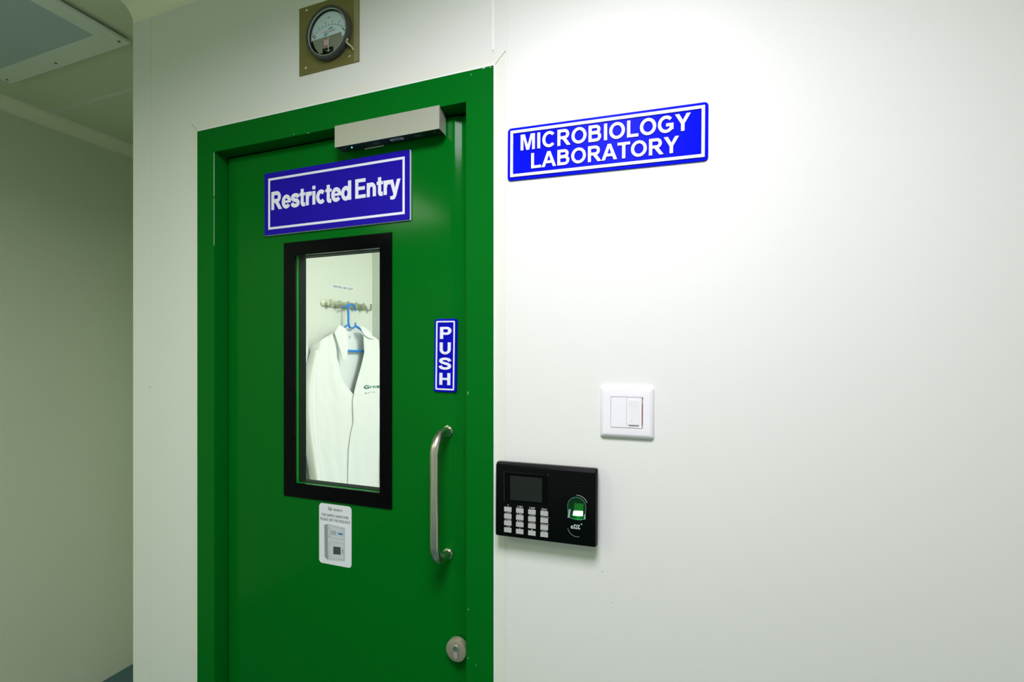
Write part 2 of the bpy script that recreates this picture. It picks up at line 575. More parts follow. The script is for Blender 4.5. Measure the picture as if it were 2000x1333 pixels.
# front wall of panels; the joints are real gaps with a backing behind
wf = empty('wall_front'); wf['kind'] = 'structure'
sx1 = WF.sz(295.5, 650)[0]
sx2 = WF.sz(963, 60)[0]
G = 0.0004
bm = nb(); box(bm, CX, sx1 - G, 0, TH, 0, CEIL); obj('wall_panel', bm, M['wall'], wf, bev=.0015)
bm = nb()
prism(bm, [(sx1 + G, 0), (FX0, 0), (FX0, FZ), (sx2 - G, FZ), (sx2 - G, CEIL), (sx1 + G, CEIL)], 0, TH)
obj('wall_panel', bm, M['wall'], wf)
bm = nb(); prism(bm, [(FX1, 0), (RF.o.x - G, 0), (RF.o.x - G, CEIL), (sx2 + G, CEIL), (sx2 + G, FZ), (FX1, FZ)], 0, TH)
obj('wall_panel', bm, M['wall'], wf)
bm = nb()
for a, b in ((sx1 - .003, sx1 + .003), (RF.o.x - .004, RF.o.x + .003)):
    box(bm, a, b, .0006, .006, 0, CEIL)
obj('joint_filler', bm, M['trim'], wf)
bm = nb(); box(bm, sx2 - .0018, sx2 + .0018, -.0006, .004, FZ + .035, CEIL); obj('joint_filler', bm, M['seal'], wf)
rp = root('wall_panel', RF, 0, 0)
rp.parent = wf
bm = nb(); box(bm, G, 2.05, 0, TH, 0, CEIL); obj('panel_sheet', bm, M['wall'], rp)

M['stain'] = mat('tan_stain', (0.52, 0.50, 0.34), 0.6)
for px, py, w, h in ((1176, 1117, .0045, .0020), (1593, 1268, .0030, .0006), (1195, 1178, .0035, .0014)):
    a, z = RF.sz(px, py, 0)
    bm = nb(); prism(bm, ell(a, z, w / 2, h / 2, 12), -.0001, .0003)
    obj('stain', bm, M['stain'], rp, smooth=0)
for px, py, w, h in ((293, 757, .0028, .0032), (268, 1215, .001, .001)):
    a, z = WF.sz(px, py, 0)
    bm = nb(); prism(bm, ell(a, z, w / 2, h / 2, 10), -.0001, .0003)
    obj('stain', bm, M['crack'], wf, smooth=0)

# the side passage and the outer walls
def wallbox(name, x0, x1, y0, y1, m, z1=CEIL):
    b = nb(); box(b, x0, x1, y0, y1, 0, z1)
    o = obj(name, b, m); o['kind'] = 'structure'; return o
wallbox('wall_left', XL - .05, XL, YB, NY, M['wall_l'])
wallbox('wall_passage_end', XL - .05, CX + .015, NY - .012, NY, M['wall_l'])
wallbox('wall_passage_side', CX, CX + .015, TH, NY - .012, M['wall_l'])
wallbox('wall_back', XL - .05, XR + .05, YB - .05, YB, M['wall'])
wallbox('wall_right', XR, XR + .05, YB, .2, M['wall'])

# coved trims between walls and ceiling
def cove(name, p0, p1, nx, ny, r=.0455, flip=False):
    """p0-p1 runs along the wall at the wall face; (nx, ny) points into the room"""
    b = nb()
    prof = [(0, 0), (0, r)] if False else []
    pts = [(0.0, r)] + [(r - r * cos(radians(a)), r - r * sin(radians(a))) for a in range(0, 91, 10)][::1]
    # pts: distance from wall, drop from ceiling
    pts = [(0.0, 0.0)] + [(r * (1 - cos(radians(a))), r * (1 - sin(radians(a)))) for a in range(0, 91, 9)]
    rings = []
    for p in (p0, p1):
        rings.append([b.verts.new((p[0] + nx * d, p[1] + ny * d, CEIL - z)) for d, z in pts])
    n = len(pts)
    for i in range(n):
        b.faces.new((rings[0][i], rings[0][(i + 1) % n], rings[1][(i + 1) % n], rings[1][i]))
    b.faces.new(rings[0]); b.faces.new(rings[1][::-1])
    o = obj(name, b, M['cove']); o['kind'] = 'structure'
    return o
cove('trim_1', (CX, 0), (RF.o.x, 0), 0, -1)
e = RF.world(1.97, 0)
cove('trim_2', (RF.o.x, 0), (e.x, e.y), RF.n.x, RF.n.y)
cove('trim_3', (XL, YB), (XL, NY), 1, 0)

# flat mitred trim strips around the door frame, with the silicone bead
AW = 0.0255
q = .0004
dt = empty('trim_4'); dt['kind'] = 'structure'
for P in ([(FX0 - AW, 0), (FX0, 0), (FX0, FZ - q), (FX0 - AW, FZ + AW - q)],
          [(FX0 + q, FZ), (FX1 - q, FZ), (FX1 + AW - q, FZ + AW), (FX0 - AW + q, FZ + AW)],
          [(FX1, 0), (FX1 + AW - .001, 0), (FX1 + AW - .001, FZ + AW - .001 - q), (FX1, FZ - q)]):
    bm = nb(); prism(bm, P, -.0012, .002); obj('trim_strip', bm, M['trim'], dt)
bm = nb()
prism(bm, [(FX0 - AW, FZ + AW), (FX0 - AW + .001, FZ + AW + .0003), (FX0 + .0005, FZ), (FX0 - .0005, FZ - .0005)], -.0013, 0)
prism(bm, [(FX1 + AW, FZ + AW), (FX1 + AW - .0007, FZ + AW + .0003), (FX1 - .0004, FZ), (FX1 + .0004, FZ - .0005)], -.0013, 0)
obj('mitre_joint', bm, M['crack'], dt)
bm = nb()
ringmesh(bm, [(FX0 - .0028, 0), (FX1 + .0025, 0), (FX1 + .0025, FZ + .0035), (FX0 - .0028, FZ + .0035)],
         [(FX0, .0001), (FX1, .0001), (FX1, FZ), (FX0, FZ)], -.003, .001)
obj('sealant_bead', bm, M['seal'], dt)

# ------------------------------------------------------------------ door_1
door = empty('door_1', (0, 0, 0)); door['kind'] = 'structure'
DY = 0.030       # face of the leaf
DT = 0.032
def jamb(pts, name):
    b = nb(); prism(b, pts, -.004, .075); return obj(name, b, M['greenf'], door, bev=.0022, seg=3)
jamb([(FX0, 0), (IX0, 0), (IX0, IZ), (FX0, FZ)], 'door_jamb')
jamb([(FX1, 0), (FX1, FZ), (IX1, IZ), (IX1, 0)], 'door_jamb')
jamb([(FX0, FZ), (IX0, IZ), (IX1, IZ), (FX1, FZ)], 'door_head')
# rebate strip behind the leaf, dark in the gap
bm = nb()
box(bm, IX0, IX0 + .0052, DY + .006, DY + .035, 0, IZ); box(bm, IX1 - .0032, IX1, DY + .006, DY + .035, 0, IZ)
box(bm, IX0 + .0052, IX1 - .0032, DY + .006, DY + .035, IZ - .0038, IZ)
obj('door_stop', bm, M['gap'], door)
LX0, LX1, LZ = IX0 + .0055, IX1 - .0035, IZ - .004
# leaf with folded, slightly rounded edges and the opening for the vision panel
ax0, ay0 = WF.sz(578, 700, -DY)[0], 0
WX0, WX1, WZ0, WZ1 = -.9346, -.6131, 1.1515, 1.7973       # black frame outer
OX0, OX1, OZ0, OZ1 = -.8980, -.6455, 1.1865, 1.7635       # opening
bm = nb()
def leafframe(bm):
    xo = [LX0, LX1]
    hole = rectpts(OX0, OX1, OZ0, OZ1)
    lv = []
    RO = .0495          # width of the rolled edge on the lock side
    for (il, ir, y, yr) in ((0, 0, DY + DT, DY + DT), (0, 0, DY + .004, DY + .0115), (.0012, .004, DY + .0012, DY + .0085), (.0012, .022, DY + .0012, DY + .0080),
                            (.0016, .027, DY + .0008, DY + .0070), (.002, .035, DY + .0005, DY + .0035), (.0028, .040, DY + .0002, DY + .0013), (.0034, .045, DY + .0001, DY + .0003), (.004, RO, DY, DY)):
        zt = LZ - il
        lv.append([bm.verts.new(p) for p in ((LX0 + il, y, .006), (LX1 - ir, yr, .006), (LX1 - ir, yr, zt), (LX0 + il, y, zt))])
    h0 = [bm.verts.new((p[0], DY, p[1])) for p in hole]
    h1 = [bm.verts.new((p[0], DY + DT, p[1])) for p in hole]
    for a, b in zip(lv[:-1], lv[1:]):
        for i in range(4): bm.faces.new((a[i], a[(i + 1) % 4], b[(i + 1) % 4], b[i]))
    for i in range(4):
        j = (i + 1) % 4
        bm.faces.new((lv[-1][i], lv[-1][j], h0[j], h0[i]))
        bm.faces.new((lv[0][j], lv[0][i], h1[i], h1[j]))
        bm.faces.new((h0[i], h0[j], h1[j], h1[i]))
leafframe(bm)
leaf = obj('door_leaf', bm, M['green'], door, smooth=20)
wn = leaf.modifiers.new('weighted', 'WEIGHTED_NORMAL'); wn.mode = 'FACE_AREA'; wn.weight = 100; wn.keep_sharp = True; wn.thresh = 1.0
# vision panel: glossy black border, black spacer behind, the pane
bm = nb(); ringmesh(bm, rectpts(WX0, WX1, WZ0, WZ1), rectpts(OX0, OX1, OZ0, OZ1), DY - .003, DY + .002)
vp = obj('vision_panel', bm, M['black'], door, bev=.0006, seg=1)
bm = nb(); e = .0006
ringmesh(bm, rectpts(OX0 + e, OX1 - e, OZ0 + e, OZ1 - e), rectpts(OX0 + .0012, OX1 - .0012, OZ0 + .0012, OZ1 - .0012), DY + .010, DY + .033)
obj('spacer', bm, M['blackm'], vp)
bm = nb(); box(bm, OX0 + .0002, OX1 - .0002, DY - .001, DY + .0005, OZ0 + .0002, OZ1 - .0002)
obj('glass_pane', bm, M['glass'], vp, smooth=0)

# pull handle
hx0, hz0 = WF.sz(877, 842, -DY); hx1, hz1 = WF.sz(875, 1081, -DY)
hx = (hx0 + hx1) / 2
HS = .063; rb = .040
path = [(hx, DY, hz0)]
for i in range(0, 11):
    a = radians(90 * i / 10)
    path.append((hx, DY - HS + rb - rb * sin(a), hz0 - rb + rb * cos(a)))
for i in range(0, 11):
    a = radians(90 * i / 10)
    path.append((hx, DY - HS + rb - rb * cos(a), hz1 + rb - rb * sin(a)))
path.append((hx, DY, hz1))
bm = nb(); tube(bm, path, .0098, 28)
hd = obj('door_handle', bm, M['steel'], door, smooth=50); hd['label'] = 'brushed steel pull bar bent back to the door at both ends'
for z in (hz0, hz1):
    bm = nb(); cylY(bm, hx, z, .0122, DY - .0045, DY + .0005, 32, .001); obj('rosette', bm, M['chrome'], hd)

# lock cylinder
lx, lz = WF.sz(890.2, 1272.5, -(DY - .013))
bm = nb(); prism(bm, ell(lx, lz, .0245, .0245, 48), DY - .013, DY, .0022)
lk = obj('lock_cylinder', bm, M['satin'], door, smooth=40); lk['label'] = 'round satin steel escutcheon with a profile key cylinder'
y = DY - .013
bm = nb(); out = []
def keyprof(r, w, h, zc):
    a = math.degrees(math.asin(w / r))
    P = [(lx + r * cos(radians(t)), zc + r * sin(radians(t))) for t in [270 + a + (360 - 2 * a) * i / 24 for i in range(25)]]
    P += [(lx - w, zc - h + w), (lx - w * .7, zc - h + w * .3), (lx, zc - h), (lx + w * .7, zc - h + w * .3), (lx + w, zc - h + w)]
    return P
prism(bm, keyprof(.0092, .0053, .0245, lz + .0068), y - .0002, y + .003); obj('cylinder_gap', bm, M['crack'], lk)
bm = nb(); prism(bm, keyprof(.0084, .0046, .0238, lz + .0068), y - .0012, y + .003); obj('cylinder_body', bm, M['alu'], lk)
bm = nb(); prism(bm, ell(lx, lz + .0068, .0066, .0066, 28), y - .0028, y, .0008); obj('cylinder_plug', bm, M['chrome'], lk)
bm = nb(); prism(bm, [(lx - .0008, lz + .002), (lx + .0005, lz + .002), (lx + .0016, lz + .005), (lx + .0004, lz + .0075), (lx + .0016, lz + .0118), (lx - .0004, lz + .0118), (lx - .0012, lz + .0075), (lx + .0002, lz + .005)], y - .0031, y)
obj('keyway', bm, M['crack'], lk)

# small chips of missing paint on the frame
bm = nb()
for px, py, w, h in ((945, 133.5, .007, .0012), (958, 131.5, .003, .001), (915, 1121 + 70, .001, .003), (914, 768, .0009, .006), (914.5, 1286, .001, .003), (574, 262, .002, .0015), (602, 260, .005, .001), (930, 1300, .0014, .0014), (920, 146, .003, .0008)):
    a, z = WF.sz(px, py, .004)
    prism(bm, [(a - w / 2, z - h / 3), (a, z - h / 2), (a + w / 2, z - h / 4), (a + w / 2.5, z + h / 2), (a - w / 3, z + h / 3)], -.0043, -.0035)
obj('paint_chips', bm, M['seal'], door)
# white factory film left along the left jamb edge
bm = nb(); box(bm, IX0 - .0016, IX0 - .0004, -.0044, -.0035, 1.93, IZ - .002); box(bm, IX0 - .0014, IX0 - .0006, -.0043, -.0035, 1.80, 1.925)
obj('edge_chips', bm, M['seal'], door)

# ================================================================== MAGNETIC LOCK
mz1, mz0 = 2.0500, 1.9998
mx0, mx1 = -.7461, -.4716
mag = root('magnetic_lock', WF, (mx0 + mx1) / 2, mz0)
tag(mag, 'brushed aluminium magnetic door lock housing under the green door head', 'door lock')
w2 = (mx1 - mx0) / 2; hh = mz1 - mz0
bm = nb(); box(bm, -w2, w2, -.005, .0235, .0012, hh)
obj('housing', bm, M['alud'], mag, bev=.0006, seg=1)
bm = nb()
box(bm, -w2 - .0004, w2 + .0008, -.0062, -.005, 0, hh)
box(bm, -w2 - .0004, w2 + .0008, -.005, .0236, hh, hh + .001)
obj('front_cover', bm, M['alu'], mag, bev=.0003, seg=1)
bm = nb()
P = [(-.005, 0.0), (.0245, -.0018), (.0245, hh * .72), (.018, hh * .93), (.010, hh), (-.005, hh)]
v0 = [bm.verts.new((w2 + .0001, p[0], p[1])) for p in P]; v1 = [bm.verts.new((w2 + .0010, p[0], p[1])) for p in P]
for i in range(6): bm.faces.new((v0[i], v0[(i + 1) % 6], v1[(i + 1) % 6], v1[i]))
bm.faces.new(v0); bm.faces.new(v1[::-1])
obj('end_cap', bm, M['alu'], mag)
bm = nb(); box(bm, -w2 + .03, w2 - .03, .0235, .0295, .008, hh - .010); obj('armature_plate', bm, M['alu'], mag, bev=.0006, seg=1)
bm = nb(); box(bm, -w2 + .062, -w2 + .115, .0232, .0236, -.001, .0008); obj('edge_strip', bm, M['trim'], mag)
bm = nb(); sphere(bm, (-w2 + .037, .008, .0008), .0016, 1.0, 10); obj('status_light', bm, M['led'], mag)
bm = nb(); box(bm, .006, .040, .004, .0125, .0004, .0012); st = obj('maker_label', bm, M['g1'], mag)
bm = nb()
for k in range(6): box(bm, .012 + k * .0036, .0142 + k * .0036, .0065, .0105, .0002, .0005)
obj('label_print', bm, M['ink'], st)
def ringdown(bm, cx, cy, r, t, z):
    n = 24
    A = [bm.verts.new((cx + r * cos(2 * pi * i / n), cy + r * .55 * sin(2 * pi * i / n), z)) for i in range(n)]
    B = [bm.verts.new((cx + (r - t) * cos(2 * pi * i / n), cy + (r - t) * .55 * sin(2 * pi * i / n), z)) for i in range(n)]
    for i in range(n):
        j = (i + 1) % n; bm.faces.new((A[i], A[j], B[j], B[i]))
for cx in (-.033, .078):
    bm = nb(); ringdown(bm, cx, .009, .0095, .0010, .0009)
    for k in range(3): box(bm, cx - .005 + k * .004, cx - .003 + k * .004, .0075, .0105, .0006, .0009)
    obj('round_mark', bm, M['g2'], mag)
for cx in (-w2 + .009, -w2 + .016, w2 - .009, w2 - .017):
    bm = nb(); bmesh.ops.create_cone(bm, cap_ends=True, segments=14, radius1=.0028, radius2=.0028, depth=.0012, matrix=Matrix.Translation((cx, .009 + (.005 if cx > 0 else 0) * (1 if abs(cx) > w2 - .012 else -.4), .0006)))
    obj('screw', bm, M['crack'], mag)

# ================================================================== SIGNS
# --- restricted entry sign on the door
rx0, rx1, rz0, rz1 = -.996, -.562, 1.8203, 1.9814
rs = root('door_sign', WF, (rx0 + rx1) / 2, (rz0 + rz1) / 2)
tag(rs, 'violet-blue Restricted Entry board with white edges on the green door', 'sign')
W, H = (rx1 - rx0) / 2, (rz1 - rz0) / 2
bm = nb(); box(bm, -W, W, .0248, DY - .0002, -H, H); obj('foam_board', bm, M['white'], rs)
bm = nb(); box(bm, -W + .0002, W - .0006, .0241, .0248, -H + .0006, H - .0003); obj('printed_face', bm, M['blueB'], rs)
fx0, fz0 = -W + .0135, -H + .0145
ft = .0058
bm = nb(); ringmesh(bm, rectpts(fx0, -fx0 + .0, fz0, -fz0), rectpts(fx0 + ft, -fx0 - ft, fz0 + ft, -fz0 - ft), .0236, .0242)
obj('border_line', bm, M['white'], rs)
def locs(fr, r_a, r_z, px, py, off):
    a, z = fr.sz(px, py, off); return a - r_a, z - r_z
ra, rz_ = (rx0 + rx1) / 2, (rz0 + rz1) / 2
a0, z0 = locs(WF, ra, rz_, 531, 409, -.024); a1, zt = locs(WF, ra, rz_, 531, 373, -.024)
a2, z2 = locs(WF, ra, rz_, 686, 391, -.024)
a3, z3 = locs(WF, ra, rz_, 693, 390, -.024); a4, z4 = locs(WF, ra, rz_, 781, 378, -.024)
textrun('Restricted', a0 - .004, a2 + .002, z0 - .002, .0455, .0234, .0241, M['white'], rs, t=.245, name='letter')
textrun('Entry', a3 - .001, a4 + .001, z0 - .002, .0455, .0234, .0241, M['white'], rs, t=.245, name='letter')

# --- microbiology sign on the wall panel
mw, mh = .3802, .1066
mc = (.0004 + mw / 2 + .0001, (1.9738 + 1.8672) / 2)
ms = root('room_sign', RF, mc[0], mc[1], 0, radians(.38))
tag(ms, 'bright blue Microbiology Laboratory plaque with raised white letters on the wall', 'sign')
bm = nb(); prism(bm, rrect(-mw / 2, mw / 2, -mh / 2, mh / 2, .007), -.0034, -.0001, .0007); obj('backing_plate', bm, M['blueA'], ms, smooth=25)
b0 = .0062; bt = .0056
bm = nb(); ringmesh(bm, rectpts(-mw / 2 + b0, mw / 2 - b0, -mh / 2 + b0, mh / 2 - b0),
                    rectpts(-mw / 2 + b0 + bt, mw / 2 - b0 - bt, -mh / 2 + b0 + bt, mh / 2 - b0 - bt), -.0056, -.0034)
obj('raised_border', bm, M['white'], ms)
def ml(px, py):
    a, z = RF.sz(px, py, .0056); x, zz = a - mc[0], z - mc[1]
    r = radians(.38)
    return x * cos(r) - zz * sin(r), x * sin(r) + zz * cos(r)
p = ml(1017.5, 294); p1 = ml(1017.5, 263.5); p2 = ml(1349, 253)
h1 = p1[1] - p[1]
q_ = ml(1037.5, 329); q1 = ml(1037.5, 299.5); q2 = ml(1325, 297)
h2 = q1[1] - q_[1]
textrun('MICROBIOLOGY', p[0] - .003, p2[0], p[1], h1 * 1.0, -.0056, -.0034, M['white'], ms, t=.20)
textrun('LABORATORY', q_[0] - .003, q2[0] + .001, q_[1], h2 * 1.0, -.0056, -.0034, M['white'], ms, t=.20)

# --- push sign
px0, px1, pz0, pz1 = -.5012, -.4453, 1.4289, 1.5922
ps = root('push_sign', WF, (px0 + px1) / 2, (pz0 + pz1) / 2, 0, radians(.8))
tag(ps, 'narrow upright dark blue PUSH plate with white letters above the door handle', 'sign')
W, H = (px1 - px0) / 2, (pz1 - pz0) / 2
bm = nb(); prism(bm, rrect(-W, W, -H, H, .005), DY - .0032, DY - .0001, .0006); obj('backing_plate', bm, M['blueC'], ps, smooth=25)
b0 = .0048; bt = .0032
bm = nb(); ringmesh(bm, rrect(-W + b0, W - b0, -H + b0, H - b0, .0025), rrect(-W + b0 + bt, W - b0 - bt, -H + b0 + bt, H - b0 - bt, .001), DY - .0046, DY - .0032)
obj('raised_border', bm, M['white'], ps)
for k, c in enumerate('PUSH'):
    hh_ = .0262
    z = H - .0185 - hh_ - k * .0341
    b = nb(); wd = .0275; sx = wd / (GL[c][0] - .14)
    glyph(b, c, -wd / 2 - .07 * sx, z, sx, hh_, DY - .0046, DY - .0032, .235)
    obj('letter', b, M['white'], ps, smooth=25)

# --- pass box sticker
s0, s1, t0, t1 = -.8245, -.7273, .9960, 1.1443
sk = root('instruction_sticker', WF, (s0 + s1) / 2, (t0 + t1) / 2)
tag(sk, 'white rounded sticker about the pass box below the door window', 'sticker')
sa, sz_ = (s0 + s1) / 2, (t0 + t1) / 2
W, H = (s1 - s0) / 2, (t1 - t0) / 2
yS = DY - .0004
bm = nb(); prism(bm, rrect(-W, W, -H, H, .009), yS, DY - .0001); obj('backing', bm, M['sticker'], sk, smooth=0)
def kk(cx, cy):          # crop coordinates (8.89 px per px, from 600, 970) to sticker coordinates
    a, z = WF.sz(600 + cx / 8.89, 970 + cy / 8.887, -yS); return a - sa, z - sz_
def poly(name, P, m, parent, y, th=.0002):
    b = nb(); prism(b, P, y - th, y); return obj(name, b, m, parent, smooth=0)
a, z = kk(360, 235); b_, _ = kk(410, 235); c_, _ = kk(458, 250); d_, _ = kk(605, 265)
small('logo_letters', 'G', a, b_, z, .0075, yS, M['ink'], sk, bold=.015)
small('logo_letters', 'r', b_ + .0008, c_ - .0004, z, .0075, yS, M['inkg'], sk, bold=.015)
small('logo_letters', 'een', c_, d_, z, .0075, yS, M['ink'], sk, bold=.0)
a, z = kk(380, 268); b_, _ = kk(592, 290)
small('logo_subline', 'L I F E S C I E N C E', a, b_, z, .0016, yS, M['g1'], sk)
a, z = kk(250, 338); b_, _ = kk(720, 400); small('text_line', 'FOR SAMPLE HANDOVER', a, b_, z + .0005, .0068, yS, M['ink'], sk)
a, z = kk(228, 410); b_, _ = kk(746, 490); small('text_line', 'PLEASE USE THE PASS BOX', a, b_, z + .0005, .0068, yS, M['ink'], sk)
def pk(*cs): return [kk(*c) for c in cs]
bx = poly('pass_box_picture', pk((298, 492), (345, 472), (655, 548), (655, 1125), (365, 1105), (305, 1050)), M['g1'], sk, yS)
poly('box_side', pk((298, 492), (355, 488), (360, 1105), (305, 1050)), M['g2'], bx, yS - .0002, .0001)
def outline(name, cs, m, par, y, t=.0006):
    P = pk(*cs); cx = sum(p[0] for p in P) / len(P); cz = sum(p[1] for p in P) / len(P)
    w = max(abs(p[0] - cx) for p in P); h = max(abs(p[1] - cz) for p in P)
    b = nb(); ringmesh(b, P, [(cx + (x - cx) * (1 - t / w), cz + (zz - cz) * (1 - t / h)) for x, zz in P], y - .00015, y)
    return obj(name, b, m, par, smooth=0)
outline('door_outline', ((375, 505), (642, 575), (642, 762), (375, 715)), M['g2'], bx, yS - .0002)
outline('door_outline', ((375, 782), (642, 818), (642, 1100), (375, 1082)), M['g2'], bx, yS - .0002)
outline('box_outline', ((357, 488), (655, 553), (655, 1122), (362, 1105)), M['g2'], bx, yS - .0002, .0004)
for k in range(4):
    x = 408 + k * 26
    poly('vent_slot', pk((x, 588 + k * 4), (x + 14, 590 + k * 4), (x + 14, 668 + k * 3), (x, 665 + k * 3)), M['g2'], bx, yS - .0002)
poly('blue_panel', pk((528, 622), (628, 640), (628, 680), (528, 668)), M['gb'], bx, yS - .0002)
poly('blue_panel_mark', pk((560, 640), (610, 650), (600, 668), (556, 655)), M['g3'], bx, yS - .0004)
poly('small_window', pk((455, 870), (582, 885), (582, 1015), (455, 1005)), M['g3'], bx, yS - .0002)
poly('box_handle', pk((608, 915), (626, 918), (626, 1002), (608, 1000)), M['g2'], bx, yS - .0002)
for c in ((375, 545), (375, 690), (378, 820), (378, 1045)):
    poly('hinge_mark', pk((c[0], c[1]), (c[0] + 36, c[1] + 6), (c[0] + 36, c[1] + 14), (c[0], c[1] + 10)), M['g2'], bx, yS - .0003)

# ================================================================== PRESSURE GAUGE
gx0, gx1, gz0, gz1 = -.8560, -.6810, 2.1920, 2.3560
ga, gz = (gx0 + gx1) / 2, (gz0 + gz1) / 2
gr = root('pressure_gauge', WF, ga, gz)
tag(gr, 'round dial pressure gauge on a square olive metal plate above the door', 'gauge')
W, H = (gx1 - gx0) / 2, (gz1 - gz0) / 2
bm = nb(); box(bm, -W, W, -.0022, -.0001, -H, H); obj('mounting_plate', bm, M['olive'], gr, bev=.0005, seg=1)
def gk(cx, cy, off=.002):
    a, z = WF.sz(560 + cx / 8.333, cy / 8.333, off); return a - ga, z - gz
P = [gk(1112, 0), gk(1180, 0), gk(1176, 985), gk(1108, 1000)]
bm = nb(); box(bm, W - .0135, W - .0005, -.0030, -.0021, -H + .0005, H - .0005)
obj('folded_edge', bm, M['edgeo'], gr, bev=.0004, seg=1)
for c in ((325, 165), (1020, 912), (308, 1105)):
    x, z = gk(*c)
    bm = nb(); sphere(bm, (x, -.0022, z), .0036, .55, 16); sc = obj('screw', bm, M['chrome'], gr)
    bm = nb(); box(bm, x - .0022, x + .0022, -.0044, -.0038, z - .0003, z + .0003); obj('screw_slot', bm, M['crack'], sc)
x, z = gk(325, 165); x2, _ = gk(1020, 912)
bm = nb(); sphere(bm, (x2, -.0022, z), .0036, .55, 16); obj('screw', bm, M['chrome'], gr)
gcx, gcz = gk(650, 516, .014)
R = .0625
bm = nb()
prof = [(R - .001, -.002), (R, -.0035), (R, -.0125), (R - .0015, -.0150), (R - .0065, -.0155), (R - .0075, -.0140), (R - .0078, -.0055)]
N_ = 56
rings = [[bm.verts.new((gcx + r * cos(2 * pi * i / N_), yy, gcz + r * sin(2 * pi * i / N_))) for i in range(N_)] for r, yy in prof]
for a, b in zip(rings[:-1], rings[1:]):
    for i in range(N_): bm.faces.new((a[i], a[(i + 1) % N_], b[(i + 1) % N_], b[i]))
obj('bezel', bm, M['bezel'], gr, smooth=35)
r_ = R - .0078
bm = nb(); ringmesh(bm, ell(gcx, gcz, r_ + .0001, r_ + .0001, N_), ell(gcx, gcz, r_ - .0014, r_ - .0014, N_), -.0142, -.0120)
obj('bright_ring', bm, M['alu'], gr)
bm = nb(); prism(bm, ell(gcx, gcz, r_, r_, N_), -.0055, -.0025); obj('dial_back', bm, M['blackm'], gr)
# lower aluminium dial, upper white dial
rd = r_ - .0025
low = [(gcx + rd * cos(radians(t)), gcz + rd * sin(radians(t))) for t in range(188, 353, 6)]
low = [(gcx - rd * .96, gcz - .004)] + [(gcx - rd * .80, gcz - rd * .45), (gcx - rd * .55, gcz - rd * .80), (gcx + rd * .50, gcz - rd * .80), (gcx + rd * .80, gcz - rd * .45), (gcx + rd * .96, gcz - .004)]
bm = nb(); prism(bm, low, -.0062, -.0055); obj('dial_base', bm, M['dialg'], gr)
up = [(gcx + rd * cos(radians(t)), gcz + rd * sin(radians(t))) for t in range(-9, 190, 6)]
up += [(gcx - rd * .97, gcz - .006), (gcx + rd * .70, gcz - .004), (gcx + rd * .70, gcz - .013), (gcx + rd * .93, gcz - .013)]
bm = nb(); prism(bm, up, -.0068, -.0060); df = obj('dial_face', bm, M['dial'], gr)
yD = -.0068
bm = nb(); cz0 = gcz - .965 * rd; RS = 1.35 * rd
A = ell(gcx, cz0, RS, RS, 30, 128, 52); B = ell(gcx, cz0, RS - .0005, RS - .0005, 30, 128, 52)
va = [bm.verts.new((p[0], yD - .0002, p[1])) for p in A]; vb = [bm.verts.new((p[0], yD - .0002, p[1])) for p in B]
for i in range(30): bm.faces.new((va[i], va[i + 1], vb[i + 1], vb[i]))
for k in range(11):
    t = radians(128 - 7.6 * k); r0, r1 = RS, RS + rd * (.085 if k % 2 == 0 else .06)
    c, s = cos(t), sin(t); w = .00045
    prism(bm, [(gcx + r0 * c - s * w, cz0 + r0 * s + c * w), (gcx + r1 * c - s * w, cz0 + r1 * s + c * w), (gcx + r1 * c + s * w, cz0 + r1 * s - c * w), (gcx + r0 * c + s * w, cz0 + r0 * s - c * w)], yD - .0002, yD)
box(bm, gcx - .004, gcx + .0045, yD - .0002, yD, gcz + rd * .72, gcz + rd * .72 + .0012)
obj('scale_marks', bm, M['ink'], df)
for k, s in enumerate(('0', '2', '4', '6', '8', '10')):
    t = radians(128 - 15.2 * k); r0 = RS + rd * .16
    x, z = gcx + r0 * cos(t), cz0 + r0 * sin(t)
    small('scale_number', s, x - .0011 * len(s), x + .0011 * len(s), z - .002, .0042, yD, M['ink'], df)
for (dx_, dz_, m_) in ((-.80, .07, M['inkr']), (-.82, .045, M['white']), (-.85, .02, M['ink']), (.80, .02, M['ink'])):
    x, z = gcx + dx_ * rd, gcz + dz_ * rd; q0 = .0042; w = .0007
    bm = nb(); prism(bm, [(x - q0 - w, z + q0 - w), (x + q0 - w, z - q0 - w), (x + q0 + w, z - q0 + w), (x - q0 + w, z + q0 + w)], yD - .0003, yD)
    obj('limit_mark', bm, m_, df)
small('brand_print', 'GREY-SENSE', gcx - .017, gcx + .018, gcz + .0035, .0048, yD, mat('ink_grey_red', (.30, .14, .16), .5), df)
bm = nb(); prism(bm, [(gcx - .003, gcz + .0105), (gcx + .004, gcz + .0135), (gcx + .011, gcz + .0135), (gcx + .012, gcz + .0115), (gcx + .004, gcz + .0105)], yD - .0003, yD); obj('brand_swoosh', bm, M['inkb'], df)
bm = nb(); prism(bm, [(gcx - .014, gcz - .0030), (gcx - .012, gcz + .0010), (gcx + .002, gcz + .0020), (gcx - .006, gcz - .0010), (gcx - .012, gcz - .0040)], yD - .0003, yD); obj('brand_swoosh', bm, M['inkb'], df)
yL = -.0062
bm = nb(); box(bm, gcx - .016, gcx - .0005, yL - .0004, yL, gcz - .027, gcz - .011); rl = obj('warning_label', bm, M['inkr'], gr)
bm = nb(); box(bm, gcx - .0145, gcx - .002, yL - .0006, yL - .0004, gcz - .0255, gcz - .0125); obj('label_field', bm, M['pale'], rl)
bm = nb()
for k in range(5): box(bm, gcx - .0138, gcx - .0028, yL - .0008, yL - .0006, gcz - .0245 + k * .0024, gcz - .0236 + k * .0024)
obj('label_lines', bm, M['inkr'], rl)
bm = nb(); box(bm, gcx - .017, gcx + .012, -.0082, -.0062, gcz - .045, gcz - .033); obj('pointer_housing', bm, M['blackm'], gr, bev=.0008, seg=1)
